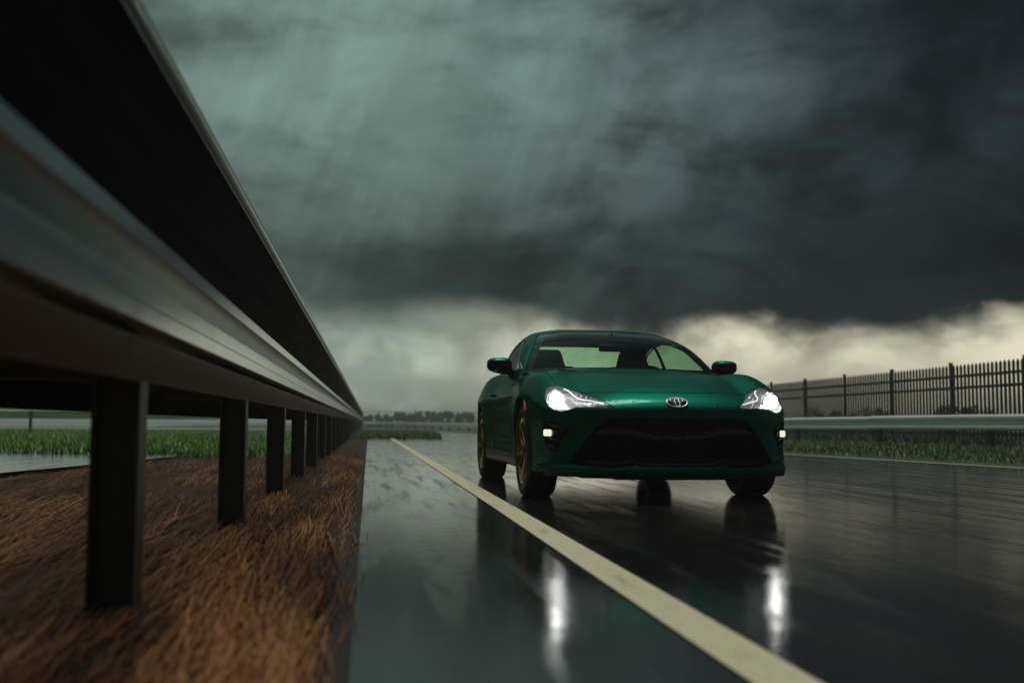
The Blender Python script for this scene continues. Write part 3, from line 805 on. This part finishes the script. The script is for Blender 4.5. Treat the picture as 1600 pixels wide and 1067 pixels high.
V, T = surface_nets(); V = to_surface(V, 3)
front = lambda P: np.where(P[:, 1] < .1, np.minimum.reduce([np.abs(s_lamp(P)), np.abs(s_grille(P)), np.abs(s_fog(P)), np.abs(s_hood(P)), np.abs(s_arch(P))]) - .016, 1)
V, T = refine(V, T, front)
sides = lambda P: np.minimum.reduce([np.abs(s_ws(P)), np.abs(s_side(P)), np.abs(s_arch(P)), np.abs(s_door(P)), np.abs(s_bumper(P)), np.where(P[:, 1] < .1, np.minimum(np.abs(s_lamp(P)), np.abs(s_grille(P))), 1)]) - .008
V, T = refine(V, T, sides)

CAR = thing('car', 'dark green sports coupe with lit headlights driving toward the camera on the wet road', 'car', (1.92, 7.22, 0))
def skin(name, V, T, material, parent, flange=.014, offset=0.0):
    """one body panel: the cut surface with analytic normals and a folded-in edge"""
    G = grad(V); Nn = G/np.linalg.norm(G, axis=1)[:, None]
    Vs = V + Nn*offset; normals = [tuple(n) for n in Nn]; verts = Vs.tolist(); faces = T.tolist()
    if flange:
        E = np.concatenate([T[:, [0, 1]], T[:, [1, 2]], T[:, [2, 0]]]); Es = np.sort(E, 1)
        _, inv, cnt = np.unique(Es, axis=0, return_inverse=True, return_counts=True)
        Bd = E[cnt[inv.ravel()] == 1]; k = {}
        acc = {}
        for a, b in Bd.tolist():
            o = np.cross(V[b] - V[a], Nn[a]); o /= np.linalg.norm(o) + 1e-9
            for v in (a, b): acc[v] = acc.get(v, 0) + o
        for v, o in acc.items():
            o = o/(np.linalg.norm(o) + 1e-9); k[v] = len(verts)
            verts += [(Vs[v]).tolist(), (Vs[v] - Nn[v]*flange).tolist()]; normals += [tuple(o)]*2
        faces += [(k[b], k[a], k[a]+1, k[b]+1) for a, b in Bd.tolist()]
    me = bpy.data.meshes.new(name); me.from_pydata(verts, [], faces); me.materials.append(M[material])
    me.polygons.foreach_set('use_smooth', [True]*len(me.polygons)); me.update()
    me.normals_split_custom_set_from_vertices(normals)
    o = bpy.data.objects.new(name, me); COL.objects.link(o); o.parent = parent
    return o
def take(V, T, sf, gap=.0022):
    neg = lambda P: -sf(P)
    return clip(V, T, sf, -gap), clip(V, T, neg, -gap)
sgn = lambda s: (lambda P: -s*P[:, 0] + .02)
def halves(m): return [clip(m[0], m[1], sgn(s), 0) for s in (1, -1)]

ws, rest = take(V, T, s_ws, .002)
rw, rest = take(*rest, s_rw, .002)
sw, rest = take(*rest, s_side, .002)
lamp, rest = take(*rest, s_lamp, .0022)
_, rest = take(*rest, s_grille, 0)
_, rest = take(*rest, s_fog, 0)
_, rest = take(*rest, s_arch, 0)
hood, rest = take(*rest, s_hood)
bumper, rest = take(*rest, s_bumper, .002)
door, rest = take(*rest, s_door)
s_fend = lambda P: np.maximum.reduce([P[:, 1] - .69, P[:, 2] - .888, .25 - P[:, 2], .56 - np.abs(P[:, 0])])
fend, rest = take(*rest, s_fend)
s_sill = lambda P: np.maximum.reduce([P[:, 2] - .279, .2 - P[:, 1], P[:, 1] - 2.4, .5 - np.abs(P[:, 0])])
sill, rest = take(*rest, s_sill)
s_rb = lambda P: np.maximum(P[:, 2] - .70, 2.75 - P[:, 1])
rbump, rest = take(*rest, s_rb)
s_tl = lambda P: np.maximum.reduce([2.80 - P[:, 1], np.abs(P[:, 0]) - .56, .70 - P[:, 2], P[:, 2] - 1.02])
trunk, rest = take(*rest, s_tl)
s_q = lambda P: np.maximum.reduce([1.80 - P[:, 1], P[:, 2] - .955, .42 - np.abs(P[:, 0])])
quart, rest = take(*rest, s_q, .0)
_, rest = take(*rest, lambda P: P[:, 2] - .19, 0)          # open underneath

skin('hood', *hood, 'paint', CAR); skin('front_bumper', *bumper, 'paint', CAR, .03)
skin('roof', *rest, 'paint', CAR); skin('rear_bumper', *rbump, 'paint', CAR); skin('boot_lid', *trunk, 'paint', CAR)
for k, s in enumerate((1, -1)):
    skin('fender', *halves(fend)[k], 'paint', CAR, .02); skin('rear_fender', *halves(quart)[k], 'paint', CAR, .02)
    skin('side_skirt', *halves(sill)[k], 'black_plastic', CAR)
    D = skin('door', *halves(door)[k], 'paint', CAR)
    bm = bmesh.new()
    xh = -s*0 + s*(float(side_x(np.array(1.78), np.array(.735))) + .012)
    add_tube(bm, [(xh - s*.02, 1.69, .735), (xh, 1.71, .737), (xh + s*.012, 1.76, .738), (xh + s*.010, 1.83, .738), (xh, 1.86, .737), (xh - s*.02, 1.88, .735)], .012, 8)
    from_bm('handle', bm, 'gloss_black', D, smooth=True)
skin('windscreen', *ws, 'windscreen_glass', CAR, 0, -.003); skin('rear_window', *rw, 'window_glass', CAR, 0, -.003)
for h in halves(sw):
    W_ = skin('side_window', *h, 'window_glass', CAR, 0, -.004)
    # blacked-out border round the glass and the pillar between door and quarter light
    brd, _ = take(*h, lambda P: np.minimum(-.014 - s_side(P), np.abs(P[:, 1] - 2.02 + .25*(P[:, 2] - 1.0)) - .035), 0)
    skin('window_border', *brd, 'gloss_black', W_, .006, .001)
frit, _ = take(*ws, lambda P: np.minimum(-s_ws(P) - .045, 1.222 - P[:, 2] + .02*np.abs(P[:, 0])), 0)
skin('windscreen_border', *frit, 'gloss_black', CAR, 0, -.007)
frit, _ = take(*rw, lambda P: -s_rw(P) - .03, 0)
skin('rear_window_border', *frit, 'gloss_black', CAR, 0, -.007)
# lining under the painted shell, seen through the glass
cabin = clip(*rest, lambda P: .86 - P[:, 2], 0)
L_ = skin('headliner', *cabin, 'cabin_lining', CAR, 0, -.035)

# ---- front end
cz = lambda x, z: None
def front_y(x, z):
    """y of the body's front skin at (x, z)"""
    a, b = -1.0, .2
    for _ in range(40):
        m_ = (a + b)/2
        if body_f(np.array([x, m_, z])) > 0: a = m_
        else: b = m_
    return (a + b)/2
def front_pt(x, z, out=0.0):
    p = np.array([[x, front_y(x, z), z]]); n = grad(p)[0]; n /= np.linalg.norm(n); return Vector(p[0] + n*out)
# intake: deep dark duct, honeycomb mesh, winged bar, inner frame
def ring(poly, n=None): return poly + [(-x, z) for x, z in poly[::-1] if x > 1e-6]
gp = ring(GRILLE)
DY = .10
gback = [(x*.97, front_y(x, z) + DY, z) for x, z in gp]
G_ = link_mesh('intake_duct', [tuple(front_pt(x, z, -.012)) for x, z in gp] + gback, [(i, (i+1) % len(gp), len(gp) + (i+1) % len(gp), len(gp) + i) for i in range(len(gp))] + [tuple(range(2*len(gp)-1, len(gp)-1, -1))], 'matte_black', CAR)
bm = bmesh.new(); st = .021
gpa = np.array(gp)
for i in range(-34, 35):
    for j in range(0, 22):
        x = i*st*.92; z = .228 + j*st*.53 + (0 if i % 2 == 0 else st*.265)
        if polysd(np.array([[abs(x), z]]), GRILLE + [(-.3,.228),(-.3,.530)])[0] > -.012 or z > .42: continue
        y0 = front_y(x, z) + .050; w = st*.46; hh = st*.22
        a = [(x - w, z), (x - w*.45, z + hh), (x + w*.45, z + hh), (x + w, z), (x + w*.45, z - hh), (x - w*.45, z - hh)]
        o_ = [bm.verts.new((px_, y0, pz_)) for px_, pz_ in a]; n_ = [bm.verts.new((x + (px_ - x)*.72, y0 + .006, z + (pz_ - z)*.66)) for px_, pz_ in a]
        for k in range(6): bm.faces.new((o_[k], o_[(k+1) % 6], n_[(k+1) % 6], n_[k]))
from_bm('grille_mesh', bm, 'black_plastic', G_)
def sm(pts, n=60):
    a = np.array(pts, float); s_ = np.concatenate([[0], np.cumsum(np.hypot(*np.diff(a[:, :2], axis=0).T))])
    fx_ = spl(s_, a[:, 0]); fz_ = spl(s_, a[:, 1]); q_ = np.linspace(0, s_[-1], n); return list(zip(fx_(q_), fz_(q_)))
BAR = sm([(.505,.440),(.47,.449),(.40,.451),(.30,.448),(.235,.432),(.17,.416),(.08,.413),(0,.412)])
full = [(-x, z) for x, z in BAR[:-1]] + BAR[::-1]
bm = bmesh.new()
rows = []
for x, z in full:
    y0 = front_y(x, z); tp = min(1, (.512 - abs(x))/.05)
    rows.append([bm.verts.new(v) for v in ((x, y0 + .050, z + .030*tp), (x, y0 + .016, z + .012*tp), (x, y0 + .006, z + .003), (x, y0 + .008, z - .006), (x, y0 + .022, z - .012), (x, y0 + .060, z - .030*tp))])
for A_, B_ in zip(rows, rows[1:]):
    for k in range(5): bm.faces.new((A_[k], A_[k+1], B_[k+1], B_[k]))
from_bm('grille_bar', bm, 'trim_grey', CAR, smooth=True, auto=50)
# upper dark panel of the intake above the bar
bm = bmesh.new(); rows = []
for x in np.linspace(-.49, .49, 50):
    ztop = float(np.interp(abs(x), [0, .39, .445, .49], [.534, .536, .528, .502])); zb_ = float(np.interp(abs(x), [0, .2, .3, .5], [.430, .440, .465, .455]))
    rows.append([bm.verts.new((x, front_y(x, z) + o_, z)) for z, o_ in ((ztop, .012), (ztop*.6 + zb_*.4, .034), (zb_, .052))])
for A_, B_ in zip(rows, rows[1:]):
    for k in range(2): bm.faces.new((A_[k], A_[k+1], B_[k+1], B_[k]))
from_bm('intake_upper_panel', bm, 'black_plastic', CAR, smooth=True)
# inner lower frame with the two small peaks
FR = sm([(.55,.262),(.42,.250),(.33,.262),(.295,.272),(.25,.252),(.20,.247),(0,.246)], 50)
fr = [(-x, z) for x, z in FR[:-1]] + FR[::-1]
bm = bmesh.new(); add_tube(bm, [(x, front_y(x, z) + .028, z) for x, z in fr], .0045, 6); from_bm('intake_frame', bm, 'trim_grey', CAR, smooth=True)
# black valance below the green lip
bm = bmesh.new(); rows = []
for x in np.linspace(-.80, .80, 64):
    y0 = front_y(x, .20); zb_ = .150 if abs(x) < .40 else (.158 if abs(x) < .60 else .165)
    rows.append([bm.verts.new(v) for v in ((x, y0 + .012, .205), (x, y0 + .008, .185), (x, y0 + .022, zb_), (x, y0 + .30, zb_ + .004))])
for A_, B_ in zip(rows, rows[1:]):
    for k in range(3): bm.faces.new((A_[k], A_[k+1], B_[k+1], B_[k]))
from_bm('lower_valance', bm, 'black_plastic', CAR, smooth=True, auto=40)
# emblem: three interlaced rings on a dark oval, chrome
def oval(cx, cz_, a, b, n=40): return [(cx + a*math.cos(2*math.pi*k/n), cz_ + b*math.sin(2*math.pi*k/n)) for k in range(n)]
EZ = .630
def on_nose(pts, out): return [front_pt(x, z, out) for x, z in pts]
bm = bmesh.new(); c_ = bm.verts.new(front_pt(0, EZ, .003)); vs_ = [bm.verts.new(p) for p in on_nose(oval(0, EZ, .062, .026), .0025)]
for k in range(40): bm.faces.new((c_, vs_[k], vs_[(k+1) % 40]))
EM = from_bm('emblem', bm, 'gloss_black', CAR, smooth=True)
for a_, b_, cz_, o_, r_ in ((.066, .0285, EZ, .004, .0055), (.044, .0095, EZ + .0135, .004, .0040), (.0150, .0265, EZ, .005, .0040)):
    bm = bmesh.new(); add_tube(bm, on_nose(oval(0, cz_, a_, b_), o_), r_, 8, True); from_bm('emblem_ring', bm, 'emblem_chrome', EM, smooth=True)

# ---- headlamps, fog lamps, side markers
for s, half in zip((1, -1), halves(lamp)):
    V_, T_ = half; side = 'l'
    Hl = thing('headlight', '', '', (0, 0, 0)); Hl.parent = CAR
    for k_ in ('label', 'category'): del Hl[k_]
    skin('lens', V_, T_, 'lamp_cover', Hl, 0, -.001)
    # bowl: the lens outline pushed back into the wing
    G2 = grad(V_); n2 = G2/np.linalg.norm(G2, axis=1)[:, None]
    back = V_ + np.array([-.035*s, .085, -.004])
    E = np.concatenate([T_[:, [0, 1]], T_[:, [1, 2]], T_[:, [2, 0]]]); Es = np.sort(E, 1)
    _, inv, cnt = np.unique(Es, axis=0, return_inverse=True, return_counts=True); Bd = E[cnt[inv.ravel()] == 1].tolist()
    vv = (V_ - n2*.003).tolist() + back.tolist(); n0 = len(V_)
    link_mesh('bowl', vv, [tuple(int(i) + n0 for i in t_) for t_ in T_] + [(a, b, b + n0, a + n0) for a, b in Bd], 'lamp_chrome', Hl, smooth=False)
    P = lambda x, z, d: Vector((s*x, front_y(s*x, z) + d, z))
    c = P(.722, .650, .045)
    bm = bmesh.new(); bmesh.ops.create_uvsphere(bm, u_segments=24, v_segments=14, radius=.038, matrix=Matrix.Translation(c) @ Matrix.Diagonal((1, .55, 1, 1)))
    from_bm('projector', bm, 'lamp_light', Hl, smooth=True)
    bm = bmesh.new()
    add_tube(bm, [c + Vector((math.cos(k*math.pi/16)*.050, .008, math.sin(k*math.pi/16)*.050)) for k in range(32)], .007, 8, True)
    add_tube(bm, [c + Vector((math.cos(k*math.pi/16)*.062, .022, math.sin(k*math.pi/16)*.062)) for k in range(32)], .005, 8, True)
    from_bm('projector_ring', bm, 'chrome', Hl, smooth=True)
    led = sm([(.655, .722), (.632, .708), (.612, .672), (.592, .655), (.53, .641), (.455, .624)], 26)
    bm = bmesh.new(); add_tube(bm, [P(x, z, .020) for x, z in led], .0042, 8); from_bm('light_strip', bm, 'led_light', Hl, smooth=True)
    bm = bmesh.new()
    for k in range(7):
        x = .610 - .024*k; z = float(np.interp(x, [.45, .53, .61], [.637, .662, .698])); q0 = P(x, z, .035)
        add_box(bm, q0, (.017, .012, .017), .003, Matrix.Rotation(.6*s, 4, 'Z') @ Matrix.Rotation(.5, 4, 'X'), 1)
    from_bm('turn_signal', bm, 'chrome', Hl)
    bm = bmesh.new()
    for k in range(8):
        x = .625 - .022*k; add_cyl(bm, P(x, .615, .012), P(x, .615, .03), .005, n=8)
    from_bm('reflector_strip', bm, 'lamp_chrome', Hl)
    ld = bpy.data.lights.new('headlight_lamp', 'POINT'); ld.energy = .42; ld.shadow_soft_size = .02; ld.color = (1, .99, .96)
    lo = bpy.data.objects.new('headlight_lamp', ld); COL.objects.link(lo); lo.location = P(.722, .650, .014); lo.parent = Hl
    ld = bpy.data.lights.new('headlight_fill', 'POINT'); ld.energy = .22; ld.shadow_soft_size = .045; ld.color = (.93, 1, .96)  # extra light added ahead of the lens to throw glow on the bumper
    lo = bpy.data.objects.new('headlight_fill', ld); COL.objects.link(lo); lo.location = P(.722, .645, -.055); lo.parent = Hl
    # fog lamp recess and lamp
    fb = [(s*x, front_y(s*x, z) + .004, z) for x, z in FOG]; cxf, czf = .755, .43
    fk = [(s*(cxf + (x - cxf)*.90), front_y(s*x, z) + .060, czf + (z - czf)*.88) for x, z in FOG]; nf = len(FOG)
    Fr = link_mesh('fog_lamp_recess', fb + fk, [(i, (i+1) % nf, nf + (i+1) % nf, nf + i) for i in range(nf)] + [tuple(range(nf, 2*nf))], 'black_plastic', CAR)
    bm = bmesh.new()
    for z in (.485, .400, .352):
        x0, x1 = (.70, .80) if z > .45 else (.735, .795)
        add_tube(bm, [P(x0, z - .010, .038), P((x0 + x1)/2, z, .028), P(x1, z + .010, .026)], .006, 6)
    from_bm('recess_fin', bm, 'trim_grey', Fr, smooth=True)
    q0 = P(.775, .438, .030)
    rot = Matrix.Rotation(.55*s, 4, 'Z')
    bm = bmesh.new(); add_box(bm, q0, (.082, .022, .056), .012, rot); Fl = from_bm('fog_lamp', bm, 'gloss_black', CAR, smooth=True, auto=40)
    bm = bmesh.new(); bmesh.ops.create_uvsphere(bm, u_segments=28, v_segments=16, radius=1)
    for v in bm.verts:
        n_ = (abs(v.co.x)**4 + abs(v.co.y)**2 + abs(v.co.z)**4)**-.33; v.co = Vector((v.co.x*(1 - .18*s*v.co.x*0), v.co.y, v.co.z))*min(n_, 1.25)
    bmesh.ops.transform(bm, matrix=Matrix.Translation(q0 + rot @ Vector((s*.006, -.008, 0))) @ rot @ Matrix.Diagonal((.029, .011, .0215, 1)), verts=bm.verts); from_bm('fog_light_lens', bm, 'fog_light', Fl, smooth=True)
    bm = bmesh.new(); add_box(bm, q0 + rot @ Vector((-s*.032, -.009, 0)), (.008, .012, .036), .002, rot, 1); add_box(bm, q0 + rot @ Vector((-s*.046, -.006, 0)), (.006, .012, .034), .002, rot, 1); from_bm('lamp_louvre', bm, 'chrome', Fl)
    # amber marker ahead of the wheel arch
    pts = [(-.205, .645), (-.245, .648), (-.285, .588), (-.262, .582)]
    bm = bmesh.new(); o_ = [bm.verts.new((s*(float(side_x(np.array(y_), np.array(z_))) + .003), y_, z_)) for y_, z_ in pts]; i_ = [bm.verts.new((s*(float(side_x(np.array(y_), np.array(z_))) - .006), y_, z_)) for y_, z_ in pts]
    bm.faces.new(o_); [bm.faces.new((o_[k], o_[(k+1) % 4], i_[(k+1) % 4], i_[k])) for k in range(4)]
    from_bm('side_marker', bm, 'amber_lens', CAR)

# ---- door mirrors
for s in (1, -1):
    bm = bmesh.new(); bmesh.ops.create_icosphere(bm, subdivisions=4, radius=1)
    for v in bm.verts:
        x, y, z = v.co; n_ = (abs(x)**3.2 + abs(y)**2.6 + abs(z)**3.2)**(-1/3.0); x, y, z = x*n_, y*n_, z*n_
        if y > .45: y = .45
        wz = .062 - .010*x; v.co = (x*.098, y*.085 - .03*x*0, z*wz + .008*x)
    mx = Matrix.Translation((s*.915 - .012*(s > 0), .90, .945)) @ (Matrix.Diagonal((s, 1, 1, 1)))
    bmesh.ops.transform(bm, matrix=mx, verts=bm.verts)
    if s < 0: bmesh.ops.reverse_faces(bm, faces=bm.faces)
    low_ = bm.copy()
    bmesh.ops.bisect_plane(bm, geom=bm.verts[:] + bm.edges[:] + bm.faces[:], plane_co=(s*.915, .9, .962), plane_no=(0, .25, 1), clear_inner=True)
    bmesh.ops.bisect_plane(low_, geom=low_.verts[:] + low_.edges[:] + low_.faces[:], plane_co=(s*.915, .9, .960), plane_no=(0, .25, 1), clear_outer=True)
    Mi = from_bm('door_mirror', low_, 'gloss_black', CAR, smooth=True)
    from_bm('mirror_cap', bm, 'paint', Mi, smooth=True)
    bm = bmesh.new(); add_tube(bm, [(s*.80, .93, .850), (s*.815, .93, .885), (s*.845, .92, .925), (s*.875, .91, .945)], [.034, .030, .026, .03], 10); from_bm('mirror_stalk', bm, 'gloss_black', Mi, smooth=True)
    bm = bmesh.new(); add_box(bm, (s*.915, .943, .947), (.15, .004, .085), .0015, None, 1); from_bm('mirror_glass', bm, 'chrome', Mi)

# ---- wipers
for x0, x1, yb in ((-.50, .06, .60), (.02, .58, .60)):
    bm = bmesh.new()
    pts = [(x, P_zy, z) for x, P_zy, z in [(x0 + (x1 - x0)*k/8, yb - .02 + .16*((x0 + (x1 - x0)*k/8)**2), 0) for k in range(9)]]
    pts = [(x, y, float(P_ZC(y - .16*x*x)) + .012) for x, y, z in pts]
    add_tube(bm, pts, .007, 6); from_bm('wiper', bm, 'black_plastic', CAR, smooth=True)

# ---- wheels
def wheel(x, y, s, tw):
    Wh = thing('wheel', '', '', (0, 0, 0)); Wh.parent = CAR; del Wh['label']; del Wh['category']
    Wh.location = (x, y, .3065); hw = tw/2
    prof = [(-hw*.86, .222), (-hw*.98, .245), (-hw*1.03, .268), (-hw*.97, .294), (-hw*.86, .306), (-hw*.72, .3105)]
    for g in (-.46, -.15, .15, .46):
        c = g*hw; prof += [(c - .0065, .3132), (c - .0045, .3055), (c + .0045, .3055), (c + .0065, .3132)]
    prof += [(hw*.72, .3105), (hw*.86, .306), (hw*.97, .294), (hw*1.03, .268), (hw*.98, .245), (hw*.86, .222)]
    bm = bmesh.new(); add_lathe_x(bm, prof, 72)
    from_bm('tyre', bm, 'tyre_rubber', Wh, smooth=True, auto=35)
    o = s*hw
    bm = bmesh.new()
    add_lathe_x(bm, [(-o*.90, .226), (-o*.92, .218), (-o*.6, .200), (o*.35, .196), (o*.70, .205), (o*.90, .216), (o*.96, .224), (o*.93, .229), (o*.85, .226)], 64)
    for k in range(10):
        a = 2*math.pi*k/10 + (.10 if k % 2 else -.10)
        u_ = Vector((0, math.cos(a), math.sin(a))); w_ = Vector((0, -math.sin(a), math.cos(a)))
        sec = []
        for r_, xo, hw_, dp in ((.040, .70, .015, .030), (.10, .78, .012, .026), (.16, .86, .012, .022), (.206, .90, .017, .020)):
            cc = u_*r_ + Vector((o*xo, 0, 0)); sec.append([bm.verts.new(cc + w_*hw_), bm.verts.new(cc + Vector((s*.006, 0, 0))), bm.verts.new(cc - w_*hw_), bm.verts.new(cc - w_*hw_*.8 - Vector((s*dp, 0, 0))), bm.verts.new(cc + w_*hw_*.8 - Vector((s*dp, 0, 0)))])
        for A_, B_ in zip(sec, sec[1:]):
            for q in range(5): bm.faces.new((A_[q], A_[(q+1) % 5], B_[(q+1) % 5], B_[q]))
    add_cyl(bm, (o*.30, 0, 0), (o*.74, 0, 0), .062, .050, 24)
    for k in range(5):
        a = 2*math.pi*k/5 + .3; add_cyl(bm, (o*.70, math.cos(a)*.036, math.sin(a)*.036), (o*.78, math.cos(a)*.036, math.sin(a)*.036), .008, n=6)
    from_bm('rim', bm, 'bronze', Wh, smooth=True, auto=30)
    bm = bmesh.new(); add_cyl(bm, (o*.74, 0, 0), (o*.82, 0, 0), .027, .024, 20); from_bm('hub_cap', bm, 'gloss_black', Wh, smooth=True, auto=40)
    bm = bmesh.new(); add_cyl(bm, (o*.02, 0, 0), (o*.22, 0, 0), .148, n=48); add_cyl(bm, (-o*.2, 0, 0), (o*.30, 0, 0), .075, n=24); from_bm('brake_disc', bm, 'disc_steel', Wh, smooth=True, auto=40)
    bm = bmesh.new(); add_box(bm, (o*.15, .13, .03), (.07, .06, .13), .012); from_bm('brake_caliper', bm, 'black_plastic', Wh)
    return Wh
for s in (1, -1):
    wheel(s*.765, 0, s, .215); wheel(s*.772, 2.57, s, .220)
    # liners inside the arches
    for yc, R_ in ((0, .385), (2.57, .375)):
        bm = bmesh.new(); n = 20; A_ = []; B_ = []
        for k in range(n+1):
            a = math.pi*1.14*k/n - .07*math.pi
            A_.append(bm.verts.new((s*.845, yc + math.cos(a)*R_, .318 + math.sin(a)*R_))); B_.append(bm.verts.new((s*.52, yc + math.cos(a)*R_, .318 + math.sin(a)*R_)))
        for k in range(n): bm.faces.new((A_[k], A_[k+1], B_[k+1], B_[k]))
        bm.faces.new(B_); from_bm('arch_liner', bm, 'matte_black', CAR)
# underbody
bm = bmesh.new(); add_box(bm, (0, 1.28, .205), (1.50, 1.80, .05), .01); add_box(bm, (0, 0, .215), (.95, 1.35, .05), .01); add_box(bm, (0, 2.75, .24), (1.0, 1.1, .06), .01)
add_cyl(bm, (-.76, 0, .30), (.76, 0, .30), .03, n=10); add_cyl(bm, (-.76, 2.57, .30), (.76, 2.57, .30), .03, n=10)
add_box(bm, (0, -.2, .36), (.9, .7, .3), .02)
from_bm('underbody', bm, 'matte_black', CAR)

# ---- cabin
bm = bmesh.new(); rows = []
for x in np.linspace(-.70, .70, 24):
    rows.append([bm.verts.new(v) for v in ((x, .60 + .17*x*x, .885), (x, .80, .905 - .02*abs(x)), (x, 1.02, .905 - .03*abs(x)), (x, 1.10, .86), (x, 1.12, .60))])
for A_, B_ in zip(rows, rows[1:]):
    for k in range(4): bm.faces.new((A_[k], A_[k+1], B_[k+1], B_[k]))
Da = from_bm('dashboard', bm, 'cabin_lining', CAR, smooth=True)
bm = bmesh.new(); add_tube(bm, [(.36 + .18*math.cos(k*math.pi/16), 1.16 + .045*math.sin(k*math.pi/16), .80 + .165*math.sin(k*math.pi/16)) for k in range(32)], .016, 8, True)
add_box(bm, (.36, 1.15, .79), (.14, .05, .10), .02); add_box(bm, (.36, 1.15, .79), (.33, .02, .03), .008); from_bm('steering_wheel', bm, 'black_plastic', Da, smooth=True, auto=40)
for s in (1, -1):
    bm = bmesh.new()
    rx = Matrix.Rotation(-.28, 4, 'X')
    add_box(bm, (s*.375, 1.50, .42), (.50, .52, .20), .06, None, 3); add_box(bm, (s*.375, 1.72, .72), (.50, .16, .56), .06, rx, 3)
    for q in (1, -1): add_box(bm, (s*.375 + q*.215, 1.70, .70), (.09, .20, .48), .04, rx, 3)
    Se = from_bm('seat', bm, 'seat_cloth', CAR, smooth=True, auto=60)
    bm = bmesh.new(); vs = add_box(bm, (0, 0, 0), (.27, .10, .21), .035, None, 3)
    for v in bm.verts: v.co.x *= 1 - .22*(v.co.z/.105)
    bmesh.ops.transform(bm, matrix=Matrix.Translation((s*.375, 1.80, 1.035)) @ Matrix.Rotation(-.20, 4, 'X'), verts=bm.verts)
    from_bm('headrest', bm, 'seat_cloth', Se, smooth=True, auto=60)
bm = bmesh.new(); add_box(bm, (0, 2.42, .70), (1.15, .20, .46), .06, Matrix.Rotation(-.3, 4, 'X')); from_bm('rear_seat', bm, 'seat_cloth', CAR, smooth=True, auto=60)
bm = bmesh.new(); add_box(bm, (0, 2.74, .945), (1.20, .50, .02), .004); Sh = from_bm('parcel_shelf', bm, 'cabin_lining', CAR)
bm = bmesh.new(); add_box(bm, (-.07, 2.66, .985), (.20, .06, .055), .012); from_bm('brake_light_housing', bm, 'black_plastic', Sh)
bm = bmesh.new(); add_box(bm, (.06, 1.20, 1.118), (.235, .03, .060), .012, Matrix.Rotation(.12, 4, 'X'), 3); add_cyl(bm, (.06, 1.215, 1.16), (.06, 1.235, 1.235), .010, n=8); from_bm('interior_mirror', bm, 'black_plastic', CAR, smooth=True, auto=50)
bm = bmesh.new(); add_box(bm, (0, 1.6, .24), (1.45, 2.2, .02)); add_box(bm, (0, 1.6, .42), (.20, 1.2, .30), .03)
for s in (1, -1): add_box(bm, (s*.745, 1.35, .60), (.05, 1.45, .58), .02)
from_bm('cabin_floor', bm, 'cabin_lining', CAR)

# ---------------------------------------------------------------- rain haze hanging over the whole place
hz = bpy.data.materials.new('haze'); hz.use_nodes = True; t = NT(hz.node_tree); t.n.clear()
pv = t.new('ShaderNodeVolumePrincipled', Color=(.80, .86, .82, 1), Density=.0030, Anisotropy=.25)
t.new('ShaderNodeOutputMaterial', Volume=pv.outputs[0])
bm = bmesh.new(); add_box(bm, (0, 0, 1.2), (1420, 1420, 5.2))
M['haze'] = hz; stuff(from_bm('haze', bm, 'haze'), 'thin pale rain haze over the road and fences', 'haze')
